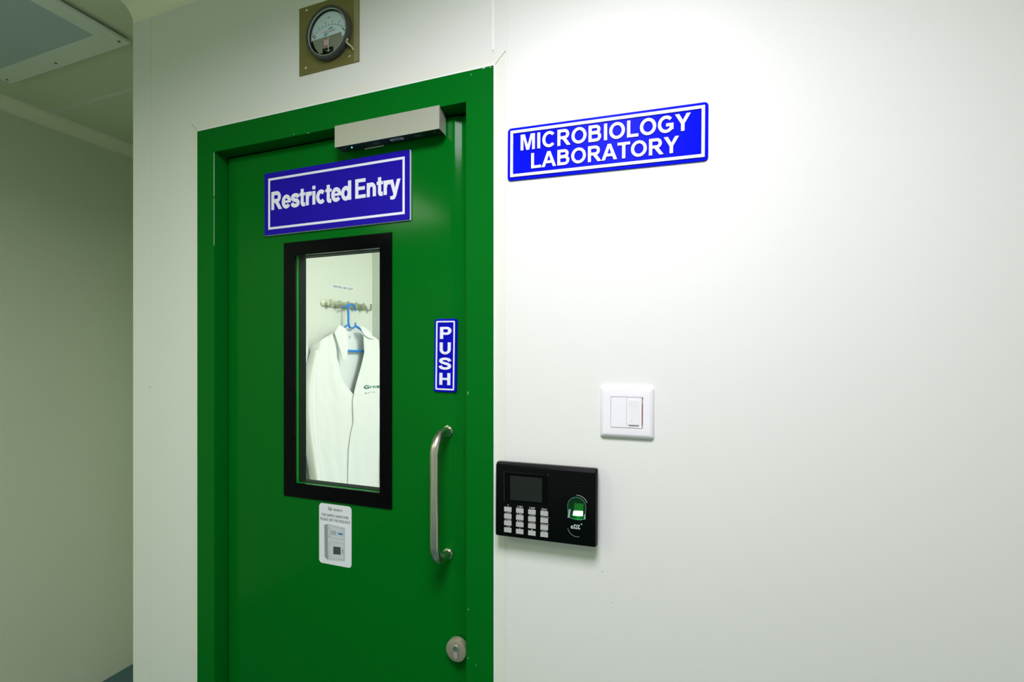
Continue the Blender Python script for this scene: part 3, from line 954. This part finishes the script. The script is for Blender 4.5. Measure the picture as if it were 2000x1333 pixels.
bm = nb(); prism(bm, [(gcx - .0006, gcz - .042), (gcx + .0012, gcz - .042), (gcx + .0006, gcz - .008), (gcx, gcz - .008)], -.0094, -.0086); obj('pointer', bm, M['pale'], gr)
bm = nb(); tube(bm, [(gcx - .010, -.0085, gcz - .036), (gcx - .004, -.010, gcz - .041), (gcx + .001, -.010, gcz - .045), (gcx + .006, -.0085, gcz - .040)], .0009, 8); sphere(bm, (gcx + .0003, -.0095, gcz - .043), .0022, 1, 10); obj('pointer_hub', bm, M['chrome'], gr)
bm = nb(); prism(bm, ell(gcx, gcz, r_ - .0004, r_ - .0004, N_), -.0130, -.0122); obj('lens', bm, M['lens'], gr)
x, z = gk(955, 690, .010); x1_, z1_ = gk(1080, 800, .004)
bm = nb(); tube(bm, [(gcx + R * .90, -.009, gcz - R * .42), (x, -.010, z), ((x + x1_) / 2, -.010, (z + z1_) / 2 + .003), (x1_, -.007, z1_ + .003), (x1_ + .001, -.003, z1_ - .003)], [.0035, .0035, .0030, .0026, .0020], 14)
obj('hose_fitting', bm, M['chrome'], gr)

# ================================================================== LIGHT SWITCH
swa, swz = (.1872 + .2868) / 2, (1.4525 + 1.3545) / 2
sw = root('light_switch', RF, swa, swz, 0, radians(.3))
tag(sw, 'square white light switch plate with one narrow rocker on the wall', 'switch')
S = .0493
IN = .0285
bm = nb()
lv = []
for ins, yy in ((0, 0), (0, -.0035), (.0012, -.0055), (.0060, -.0088), (.0085, -.0092)):
    lv.append([bm.verts.new((p[0], yy, p[1])) for p in rrect(-S + ins, S - ins, -S + ins, S - ins, max(.003, .005 - ins / 2), 4)])
lv.append([bm.verts.new((p[0], -.0092, p[1])) for p in rrect(-IN - .0012, IN + .0012, -IN - .0012, IN + .0012, .0008, 4)])
lv.append([bm.verts.new((p[0], -.0060, p[1])) for p in rrect(-IN - .0012, IN + .0012, -IN - .0012, IN + .0012, .0008, 4)])
n = len(lv[0])
for a, b in zip(lv[:-1], lv[1:]):
    for i in range(n): bm.faces.new((a[i], a[(i + 1) % n], b[(i + 1) % n], b[i]))
obj('cover_plate', bm, M['plast'], sw, smooth=40)
bm = nb(); box(bm, -IN - .0012, IN + .0012, -.0062, -.001, -IN - .0012, IN + .0012); obj('recess', bm, M['recess'], sw)
bm = nb(); box(bm, -IN - .0006, -.0004, -.0092, -.006, -IN, IN + .0004); obj('blank_insert', bm, M['plast'], sw, bev=.0004, seg=1)
bm = nb(); box(bm, .0000, IN - .0012, -.0089, -.006, -IN, IN + .0004); si = obj('switch_module', bm, M['plast'], sw, bev=.0004, seg=1)
bm = nb()
xa, xb, za, zb = .0032, .0222, -IN + .0062, IN - .0055
v = [bm.verts.new(p) for p in ((xa, -.0094, zb), (xb, -.0094, zb), (xa, -.0096, za + (zb - za) * .45), (xb, -.0096, za + (zb - za) * .45), (xa, -.0118, za), (xb, -.0118, za),
                               (xa, -.0085, zb), (xb, -.0085, zb), (xa, -.0085, za), (xb, -.0085, za))]
for f in ((0, 1, 3, 2), (2, 3, 5, 4), (0, 6, 7, 1), (4, 5, 9, 8), (0, 2, 4, 8, 6), (1, 7, 9, 5, 3), (6, 8, 9, 7)): bm.faces.new([v[i] for i in f])
obj('rocker', bm, M['plast2'], sw, bev=.0005, seg=2)
bm = nb(); prism(bm, ell((xa + xb) / 2 - .003, za + .007, .0005, .0012, 10), -.0118, -.0108); obj('rocker_mark', bm, M['g2'], sw)
bm = nb(); box(bm, IN - .0011, IN + .0007, -.0070, -.0061, -IN + .006, IN - .012); obj('edge_gap_strip', bm, M['inkr'] if False else mat('rusty_edge', (.30, .12, .06), .6), sw)

# ================================================================== FINGERPRINT TERMINAL
dx0, dx1, dz0, dz1 = -.0181, .1835, 1.1487, 1.2957
da, dz = (dx0 + dx1) / 2, (dz0 + dz1) / 2
OFF = .030
RD = radians(.35)
dv = root('fingerprint_terminal', RF, da, dz, 0, RD)
tag(dv, 'black fingerprint attendance terminal with keypad and screen beside the door frame', 'terminal')
W, H = (dx1 - dx0) / 2, (dz1 - dz0) / 2
def dk(cx, cy, off=OFF):          # close-up coordinates: 6.667 per px from 950, 890
    a, z = RF.sz(950 + cx / 6.667, 890 + cy / 6.665, off)
    x, zz = a - da, z - dz
    return x * cos(RD) - zz * sin(RD), x * sin(RD) + zz * cos(RD)
bm = nb()
lv = []
for ins, yy in ((.0030, -.0035), (0.0, -.0100), (0.0, -.0195), (.0010, -.0215), (.0016, -.0262), (.0040, -.0292), (.0075, -.0300)):
    top = ins * 1.3 if yy < -.022 else ins
    lv.append([bm.verts.new((p[0], yy, p[1])) for p in rrect(-W + ins * .5, W - ins * .6, -H + ins * .6, H - top, .0035, 4)])
n = len(lv[0])
for a, b in zip(lv[:-1], lv[1:]):
    for i in range(n): bm.faces.new((a[i], a[(i + 1) % n], b[(i + 1) % n], b[i]))
f0 = bm.faces.new(lv[-1]); f1 = bm.faces.new(lv[0])
bmesh.ops.triangulate(bm, faces=[f0, f1])
obj('casing', bm, M['dev'], dv, smooth=28)
bm = nb(); box(bm, -W * .86, W * .86, -.004, -.0001, -H * .84, H * .84); obj('wall_bracket', bm, M['dev'], dv)
# seam line around the casing
bm = nb(); ringmesh(bm, rrect(-W - .0003, W + .0003, -H - .0003, H + .0003, .0035, 4), rrect(-W + .001, W - .001, -H + .001, H - .001, .003, 4), -.0198, -.0192)
obj('casing_seam', bm, M['seam'], dv)
yF = -.0300
def quad(cs, off=OFF): return [dk(c[0], c[1], off) for c in cs]
bz = nb(); P = quad([(228, 210), (800, 250), (800, 640), (228, 598)]); prism(bz, P, yF - .0006, yF + .0004)
sb = obj('screen_surround', bz, M['black'], dv)
P = quad([(312, 262), (728, 297), (726, 612), (312, 577)])
bm = nb(); prism(bm, P, yF - .0011, yF - .0004); obj('screen', bm, M['lcd'], sb)
P = quad([(228, 206), (232, 206), (240, 600), (232, 600)])
bm = nb(); prism(bm, P, yF - .0012, yF - .0004)
P = quad([(228, 206), (800, 258), (812, 240), (820, 262), (796, 305), (700, 268), (600, 250), (228, 214)])
bm.free()
bm = nb(); prism(bm, quad([(226, 206), (236, 207), (242, 600), (230, 600)]), yF - .0010, yF - .0002)
prism(bm, quad([(226, 206), (760, 252), (760, 257), (226, 214)]), yF - .0010, yF - .0002); obj('surround_rim', bm, M['lcd'], sb)
x, z = dk(803, 255); bm = nb(); prism(bm, ell(x, z, .0022, .0022, 18), yF - .0009, yF); obj('camera_dot', bm, M['lcd'], sb)
# keypad
lab = [['1', '2 ABC', '3 DEF', 'ESC'], ['4 GHI', '5 JKL', '6 MNO', 'CHECK-IN'], ['7 PQRS', '8 TUV', '9 WXYZ', 'CHECK-OUT'], ['*/', '0', '', 'M/OK']]
c00, c30, c03, c33 = dk(278, 705, .032), dk(753, 759, .032), dk(277, 974, .032), dk(752, 1036, .032)
kw, kh = .0150, .0088
first = None
for j in range(4):
    for i in range(4):
        s, t = i / 3, j / 3
        x = (c00[0] * (1 - s) + c30[0] * s) * (1 - t) + (c03[0] * (1 - s) + c33[0] * s) * t
        z = (c00[1] * (1 - s) + c30[1] * s) * (1 - t) + (c03[1] * (1 - s) + c33[1] * s) * t
        if first is None:
            bm = nb(); box(bm, -kw / 2, kw / 2, -.0020, .0005, -kh / 2, kh / 2)
            k = obj('key', bm, M['key'], dv, bev=.0009, seg=3); first = k
        else:
            k = first.copy(); COL.objects.link(k); k.parent = dv
        k.location = (x, yF, z)
        s_ = lab[j][i]
        wd = {1: .0019, 2: .003, 3: .0105, 4: .0110, 5: .0115, 6: .0130, 8: .0125, 9: .0135}[len(s_) or 1]
        hgt = .0027 if j else .0034
        zb_ = kh / 2 + (.0008 if j else .0016)
        x0_ = -wd / 2 + (.0022 if len(s_) > 7 else 0) - (.002 if s_ == '*/' else 0)
        if s_ == '1':
            bm = nb(); prism(bm, [(-.0008, zb_ + hgt * .75), (-.0008, zb_ + hgt * .92), (.0001, zb_ + hgt), (.0007, zb_ + hgt), (.0007, zb_), (.0, zb_), (.0, zb_ + hgt * .8)], -.0006, -.0004); obj('key_label', bm, M['pale'], k)
        elif s_: small('key_label', s_, x0_, x0_ + wd, zb_, hgt * (.8 if len(s_) > 7 else 1), -.0004, M['pale'], k, thick=.0002)
        if len(s_) > 7:
            bm = nb(); d = 1 if s_.endswith('IN') else -1; xx = x0_ - .0016
            prism(bm, [(xx - .0011, zb_ + .0013 - d * .0011), (xx + .0011, zb_ + .0013 - d * .0011), (xx, zb_ + .0013 + d * .0011)], -.0006, -.0003); obj('key_arrow', bm, M['pale'], k)
        if s_ in ('', '*/'):
            bm = nb(); xx = .0022 if s_ else 0; d = -1 if s_ else 1
            prism(bm, [(xx - d * .0013, zb_ + .0026), (xx - d * .0013, zb_ - .0002), (xx + d * .0013, zb_ + .0012)], -.0006, -.0003); obj('key_arrow', bm, M['pale'], k)
# speaker slots
for cy in (345, 395):
    bm = nb(); prism(bm, quad([(1125, cy - 12), (1245, cy - 2), (1245, cy + 6), (1125, cy - 4)]), yF - .0003, yF + .001); sl = obj('speaker_slot', bm, M['crack'] if False else M['gap'], dv)
    bm = nb(); prism(bm, quad([(1125, cy), (1245, cy + 8), (1245, cy + 11), (1125, cy + 4)]), yF - .0004, yF + .001); obj('slot_lip', bm, M['lcd'], sl)
# fingerprint reader: arched recess, rim, lit window
ax, az = dk(1178, 665); arx = (dk(1300, 665)[0] - dk(1056, 665)[0]) / 2
zb2 = dk(1178, 812)[1]
def arch(r, drop=0, cx=ax):
    P = [(cx + r * cos(radians(t)), az + r * 1.02 * sin(radians(t))) for t in range(0, 181, 10)]
    m2 = len(P)
    return P + [(cx - r * .92, zb2 + drop), (cx - r * .4, zb2 - .0028 + drop), (cx + r * .4, zb2 - .0034 + drop), (cx + r * .92, zb2 + drop)]
bm = nb(); prism(bm, arch(arx - .0006), yF - .0004, yF + .001); fr_ = obj('reader_recess', bm, mat('recess_glow_tint', (.004, .030, .008), .4, spec=.1), dv)  # green in the recess colour stands for the window's glow
bm = nb(); ringmesh(bm, arch(arx), arch(arx - .0010, .0004), yF - .0022, yF); obj('reader_rim', bm, mat('rim_plastic', (.10, .35, .25), .2, .6), fr_)
bm = nb()
P0 = ell(ax + .001, az + .002, arx * 1.12, arx * 1.12, 12, 95, 20); P1 = ell(ax + .001, az + .002, arx * 1.12 - .0013, arx * 1.12 - .0008, 12, 95, 20)
prism(bm, P0 + P1[::-1], yF - .0012, yF); obj('reader_hood', bm, M['g2'], fr_)
for cs in (([(1075, 700), (1100, 702), (1083, 805), (1060, 805)]), ([(1278, 765), (1292, 765), (1292, 828), (1272, 826)])):
    bm = nb(); prism(bm, quad(cs), yF - .0030, yF); obj('reader_guide', bm, M['g2'], fr_, bev=.0004, seg=1)
bm = nb(); prism(bm, quad([(1148, 620), (1268, 630), (1258, 724), (1140, 718)]), yF - .0012, yF); obj('scanner_window', bm, M['scan_d'], fr_)
bm = nb(); prism(bm, quad([(1138, 719), (1258, 725), (1254, 788), (1126, 778)]), yF - .0020, yF); obj('scanner_light', bm, M['scan_b'], fr_)
a, z = dk(1098, 945); b_, _ = dk(1222, 950)
small('brand_letters', 'eSSL', a, b_, z, .0075, yF, M['pale'], dv, shear=.3, bold=.01)
bm = nb(); prism(bm, quad([(1100, 948), (1222, 960), (1222, 963), (1100, 951)]), yF - .0002, yF); obj('brand_underline', bm, M['pale'], dv)
x, z = dk(1238, 897)
small('brand_mark', 'o', x - .0014, x + .0014, z - .0010, .0032, yF, M['pale'], dv)
cx_, cz_ = dk(1178, 940)
P0 = ell(cx_, cz_, .0178, .0178, 16, 190, 285); P1 = ell(cx_, cz_, .0178 - .0006, .0178 - .0006, 16, 190, 285)
bm = nb(); prism(bm, P0 + P1[::-1], yF - .0005, yF); obj('moulded_arc', bm, M['g2'], dv)
# real glow of the reader window
gl = bpy.data.lights.new('reader_glow', 'POINT'); gl.energy = .015; gl.color = (.1, 1, .25); gl.shadow_soft_size = .003
go = bpy.data.objects.new('reader_glow', gl); COL.objects.link(go); go.location = RF.world(da + dk(1195, 790)[0], dz + dk(1195, 790)[1], .036)

# ================================================================== CEILING LIGHTS
def ceiling_light(name, x0, x1, y0, y1, label, diff, screws=True):
    r = empty(name, ((x0 + x1) / 2, (y0 + y1) / 2, CEIL))
    tag(r, label, 'light')
    w, d = (x1 - x0) / 2, (y1 - y0) / 2
    F = .062
    b = nb()
    def lp(i, z): return [b.verts.new((sx * (w - i), sy * (d - i), z)) for sx, sy in ((-1, -1), (1, -1), (1, 1), (-1, 1))]
    Ls = [lp(.022, 0), lp(.018, -.006), lp(0, -.0085), lp(0, -.0165), lp(.0015, -.018), lp(F, -.018), lp(F, -.0150)]
    for p_, q_ in zip(Ls[:-1], Ls[1:]):
        for i in range(4): b.faces.new((p_[i], p_[(i + 1) % 4], q_[(i + 1) % 4], q_[i]))
    obj('frame', b, M['lframe'], r, smooth=20)
    b = nb(); box(b, -w + F - .002, w - F + .002, -d + F - .002, d - F + .002, -.0158, -.012); obj('diffuser', b, diff, r)
    if screws:
        e_ = .0205
        for fx in (-1, -.02, 1):
            for fy in (-1, 0, 1):
                if fx == -.02 and fy == 0: continue
                b = nb(); bmesh.ops.create_cone(b, cap_ends=True, segments=12, radius1=.0042, radius2=.0042, depth=.0008,
                                                matrix=Matrix.Translation((fx * (w - e_) if abs(fx) == 1 else fx, fy * (d - e_), -.0183)))
                obj('screw', b, M['crack'], r)
    return r
ceiling_light('ceiling_light', -2.2628, -1.6154, -.564, .0838, 'unlit square ceiling light with white frame at the upper left corner', M['ldiff'])
ceiling_light('ceiling_light', -.38, .26, -1.22, -.58, 'lit square ceiling light over the wall right of the door', M['lamp_on'], False)
ceiling_light('ceiling_light', -2.07, -1.43, -2.07, -1.43, 'lit square ceiling light added out of view around the fill lamp', M['lamp_on'], False)  # unseen fixture, added to go with the fill lamp
ceiling_light('ceiling_light', -.30, .30, .42, 1.02, 'lit square ceiling light inside the laboratory behind the door', M['lamp_on'], False)

# ================================================================== LABORATORY BEHIND THE DOOR
ie = IF.sz(727, 500)[0]        # end of the rack wall
p0 = IF.world(-.26, 0); p1 = IF.world(ie, 0)
bm = nb(); 
o_ = root('wall_laboratory_left', IF, 0, 0); o_['kind'] = 'structure'
box(bm, -.26, ie + .02, 0, .04, 0, CEIL); obj('wall_panel', bm, M['labw'], o_)
b2 = nb(); box(b2, p1.x - .03, 1.2, p1.y, p1.y + .04, 0, CEIL); obj('wall_laboratory_far', b2, M['labw'])['kind'] = 'structure'
wallbox('wall_laboratory_right', 1.2, 1.24, .1, p1.y + .04, M['labw'])

# paper strip label
ra = IF.sz(670, 562)[0]; rz2 = IF.sz(670, 562)[1]
pl = root('wall_label', IF, ra, rz2, 0, radians(.3))
tag(pl, 'white VISITOR LAB COAT strip on the laboratory wall above the hooks', 'label')
def ik(cx, cy, off=0.0):     # close-up coordinates: 5.555 per px from 580, 480
    return IF.sz(580 + cx / 5.555, 480 + cy / 5.554, off)
P = [ik(378, 462), ik(618, 492), ik(620, 450), ik(380, 415)]
wl = (P[1][0] - P[0][0]); hl = (P[3][1] - P[0][1])
xL = P[0][0] - ra
bm = nb(); box(bm, xL, xL + wl, -.0006, -.0001, -hl / 2, hl / 2); obj('paper_strip', bm, M['sticker'], pl)
small('label_text', 'VISITOR LAB COAT', xL + .006, xL + wl - .006, -hl * .28, hl * .50, -.0006, M['ink'], pl, bold=.01)

# coat rack
k0, k1 = ik(255, 628), ik(748, 672)
rka, rkz = (k0[0] + k1[0]) / 2, (k0[1] + k1[1]) / 2
rk = root('coat_rack', IF, rka, rkz)
tag(rk, 'steel coat hook rail on the laboratory wall seen through the door window', 'coat rack')
L2 = (k1[0] - k0[0]) / 2; hr = (ik(500, 610)[1] - ik(500, 682)[1]) / 2
bm = nb(); prism(bm, rrect(-L2, L2, -hr, hr, hr * .95), -.006, -.0001, .001); obj('rail', bm, M['racks'], rk)
for cx in (345, 442, 535, 625, 703, 782):
    hx_ = ik(cx, 640, .02)[0] - rka
    b = nb()
    for s in (-1,):
        # flat J-shaped hook bent from strip steel
        pr = [(-.006, -hr * .55), (-.016, -hr * 1.0), (-.030, -hr * .9), (-.036, -hr * .1), (-.036, hr * 1.15)]
        w = .0062
        for q0, q1 in zip(pr[:-1], pr[1:]):
            d = Vector((q1[0] - q0[0], q1[1] - q0[1])).normalized() * .0012; nx, nz = -d.y, d.x
            vs = [b.verts.new((hx_ + sx * w, q_[0] + sg * nx, q_[1] + sg * nz)) for sx in (-1, 1) for q_, sg in ((q0, 1), (q1, 1), (q1, -1), (q0, -1))]
            for f in ((0, 1, 2, 3), (7, 6, 5, 4), (0, 4, 5, 1), (1, 5, 6, 2), (2, 6, 7, 3), (3, 7, 4, 0)): b.faces.new([vs[i] for i in f])
    obj('hook', b, M['racks'], rk)

# hanger
ha, hz_ = ik(560, 860, .05)
hg = root('clothes_hanger', IF, ha, hz_, 0)
tag(hg, 'sky blue plastic clothes hanger on the hook rail holding the white coat', 'hanger')
HO = .052
def hk(cx, cy, off=HO): a, z = ik(cx, cy, off); return (a - ha, -off, z - hz_)
bm = nb(); tube(bm, [hk(500, 672), hk(520, 660), hk(548, 650), hk(575, 640), hk(600, 632)], .0042, 10)
tube(bm, [hk(600, 640), hk(565, 655), hk(556, 680), hk(558, 760), hk(560, 850), hk(575, 890), hk(600, 897), hk(625, 885), hk(634, 860), hk(634, 835)], [.004, .005, .0055, .0055, .0055, .0055, .0055, .005, .0045, .004], 12)
tube(bm, [hk(600, 632), hk(622, 655), hk(632, 680), hk(633, 712)], [.004, .0048, .0048, .0044], 10)
obj('hook', bm, M['bluep'], hg, smooth=60)
bm = nb(); tube(bm, [hk(360, 1020), hk(440, 950), hk(500, 893), hk(556, 862)], .005, 10); tube(bm, [hk(634, 868), hk(700, 915), hk(760, 990), hk(880, 1090)], .0065, 10)
obj('shoulder_arms', bm, M['bluep'], hg, smooth=60)
bm = nb(); tube(bm, [hk(520, 1143), hk(600, 1144), hk(700, 1146), hk(800, 1150)], .0062, 10); obj('trouser_bar', bm, M['bluep'], hg, smooth=60)

# coats ------------------------------------------------------------
def px2(fr, x, y, off): return fr.sz(x, y, off)
def interp(P, t):
    """polyline sampled by row coordinate"""
    if t <= P[0][1]: return P[0][0]
    for a, b in zip(P[:-1], P[1:]):
        if t <= b[1]: return a[0] + (b[0] - a[0]) * (t - a[1]) / (b[1] - a[1])
    return P[-1][0]
def panel(name, left, right, topf, y_top, y_bot, base, bulge, parent, m, pa, pz, fold=.004, ph=0.0, nx=26, ny=46, tl=1.0, tr=1.0, thick=.0018, refoff=.07):
    """cloth between two outlines (photo px columns as functions of row), mapped to the rack wall at a real offset"""
    b = nb(); rows = []; fold *= 1.25
    for j in range(ny + 1):
        v = j / ny; row = []
        for i in range(nx + 1):
            s = i / nx
            yt = topf(s)
            yy = yt + (y_bot - yt) * v
            xl, xr = interp(left, yy), interp(right, yy)
            xx = xl + (xr - xl) * s
            a, z = IF.sz(xx, yy, refoff)
            bl = bulge * (min(1, (s + .02) * 5 * tl) ** .6) * (min(1, (1.02 - s) * 5 * tr) ** .6 if tr else 1)
            fd = fold * (0.25 + v) * (sin(s * 9 + ph + v * 1.7) * .6 + sin(s * 17 + ph * 2 - v * 3 + sin(v * 5)) * .35 + sin(v * 11 + s * 8 + ph) * .10)
            fd += fold * .12 * sin(a * 120 + z * 37 + 2 * sin(z * 25))
            row.append(b.verts.new((a - pa, -(base + bl + fd), z - pz)))
        rows.append(row)
    for j in range(ny):
        for i in range(nx):
            b.faces.new((rows[j][i], rows[j][i + 1], rows[j + 1][i + 1], rows[j + 1][i]))
    bmesh.ops.recalc_face_normals(b, faces=b.faces[:])
    o = obj(name, b, m, parent, smooth=70)
    md = o.modifiers.new('thickness', 'SOLIDIFY'); md.thickness = thick; md.offset = 0
    return o
def topline(P):
    def f(s):
        for a, b in zip(P[:-1], P[1:]):
            if s <= b[0]: return a[1] + (b[1] - a[1]) * (s - a[0]) / (b[0] - a[0])
        return P[-1][1]
    return f
cAa, cAz = IF.sz(683, 650, .07)
ca = root('lab_coat', IF, cAa, cAz)
tag(ca, 'white lab coat with Green print hanging open on the blue hanger', 'coat')
BOT = 1130
# lining seen in the neck opening
panel('back_lining', [(652, 630), (652, 1130)], [(722, 630), (722, 1130)], topline([(0, 652), (.3, 641), (.6, 643), (1, 655)]), 640, 820, .026, .004, ca, M['clothi'], cAa, cAz, .002)
# viewer's left front
panel('left_front', [(617, 670), (614, 690), (605, 720), (599, 760), (598, 800), (600, 830), (604, 870), (609, 905), (614, 940), (618, 970), (620, 1130)],
      [(652, 648), (655, 680), (657, 705), (663, 718), (663, 735), (671, 750), (683, 764), (692, 775), (691, 792), (692, 825), (687, 850), (683, 880), (682, 940), (681, 1130)],
      topline([(0, 672), (.25, 664), (.6, 656), (1, 648)]), 650, BOT, .020, .058, ca, M['cloth'], cAa, cAz, .005, .6, tr=0)
# viewer's right front
panel('right_front', [(706, 655), (708, 690), (702, 715), (695, 740), (689, 762), (685, 785), (687, 825), (681, 850), (677, 880), (676, 940), (675, 1130)],
      [(745, 672), (752, 720), (752, 1130)],
      topline([(0, 647), (.25, 652), (.6, 660), (1, 672)]), 650, BOT, .024, .060, ca, M['cloth'], cAa, cAz, .005, 2.2, tl=40, tr=.8)
# collar and lapels, folded outwards
def flap(name, P, y0, th=.003, m=M['cloth'], bend=.006):
    b = nb(); n = len(P)
    pts = [IF.sz(x, y_, .085) for x, y_ in P]
    cx = sum(p[0] for p in pts) / n; cz = sum(p[1] for p in pts) / n
    A = [b.verts.new((p[0] - cAa, -(y0 + (bend * ((i % 3) / 3 - .3))), p[1] - cAz)) for i, p in enumerate(pts)]
    B = [b.verts.new((p[0] - cAa, -(y0 - th), p[1] - cAz)) for p in pts]
    c0 = b.verts.new((cx - cAa, -(y0 + .004), cz - cAz)); c1 = b.verts.new((cx - cAa, -(y0 - th), cz - cAz))
    for i in range(n):
        j = (i + 1) % n
        b.faces.new((A[i], A[j], c0)); b.faces.new((B[j], B[i], c1)); b.faces.new((A[j], A[i], B[i], B[j]))
    return obj(name, b, m, ca, smooth=40)
flap('collar', [(660, 635), (667, 638), (673, 643), (676, 650), (677, 675), (676, 703), (672, 705), (666, 701), (663, 688), (658, 670), (651, 651)], .094)
flap('collar', [(702, 637), (711, 640), (722, 650), (730, 663), (719, 661), (710, 655), (706, 648)], .092)
# tag in the neck
a, z = IF.sz(684.5, 658, .035)
b = nb(); prism(b, rrect(a - cAa - .0035, a - cAa + .0035, z - cAz - .008, z - cAz + .006, .001), -.0345, -.0325); obj('neck_tag', b, M['g1'], ca)
# sleeves
def sleeve(name, pts, rs, parent, off, m=M['cloth'], flat=.55, pa=cAa, pz=cAz):
    b = nb()
    P = [Vector((IF.sz(x, y_, off)[0] - pa, -off, IF.sz(x, y_, off)[1] - pz)) for x, y_ in pts]
    # densify
    Q = []; RR = []
    for i in range(len(P) - 1):
        for k in range(7):
            t = k / 7; Q.append(P[i].lerp(P[i + 1], t)); RR.append(rs[i] + (rs[i + 1] - rs[i]) * t)
    Q.append(P[-1]); RR.append(rs[-1])
    RR = [r * (1 + .05 * sin(i * 1.7) + .03 * sin(i * 3.1)) for i, r in enumerate(RR)]
    tube(b, Q, RR, 20, cap=True)
    for v in b.verts: v.co.y = -off + (v.co.y + off) * flat
    return obj(name, b, m, parent, smooth=80)
panel('sleeve', [(616, 682), (605, 720), (598, 760), (597, 800), (599, 830), (603, 870), (608, 905), (613, 940), (616, 970)],
      [(620, 682), (623, 705), (622, 760), (624, 840), (630, 890), (634, 970)], topline([(0, 684), (1, 682)]), 682, 1010, .030, .047, ca, M['cloth'], cAa, cAz, .003, 3.0, nx=12, tr=.8)
sleeve('sleeve', [(744, 690), (753, 760), (757, 860), (756, 980)], [.03, .055, .058, .05], ca, .075)
# embroidered print
a0, z0 = IF.sz(712, 760, .088); a1, _ = IF.sz(744, 760, .088)
small('printed_logo', 'Green', a0 - cAa, a1 - cAa + .012, z0 - cAz, .020, -.0845, M['inkt'], ca, thick=.004, bold=.0)
a0, z0 = IF.sz(714, 769, .088)
small('printed_subline', 'L I F E', a0 - cAa, a0 - cAa + .062, z0 - cAz, .0065, -.0845, M['g2'], ca, thick=.004)

# second coat at the left edge
cBa, cBz = IF.sz(596, 600, .05)
cb = root('lab_coat', IF, cBa, cBz)
tag(cb, 'second white lab coat half hidden at the left of the window', 'coat')
panel('coat_body', [(560, 600), (560, 1130)], [(598, 590), (607, 612), (611, 640), (615, 668), (618, 690), (616, 720), (610, 770), (606, 830), (608, 880), (611, 915), (611, 1130)],
      topline([(0, 600), (.6, 590), (.9, 590), (1, 596)]), 590, 917, .006, .030, cb, M['cloth'], cBa, cBz, .004, 1.1, tl=1)
panel('sleeve', [(575, 640), (580, 760), (586, 917)], [(606, 640), (602, 760), (604, 860), (607, 917)], topline([(0, 640), (1, 640)]), 640, 917, .012, .032, cb, M['cloth'], cBa, cBz, .003, .4, nx=12)
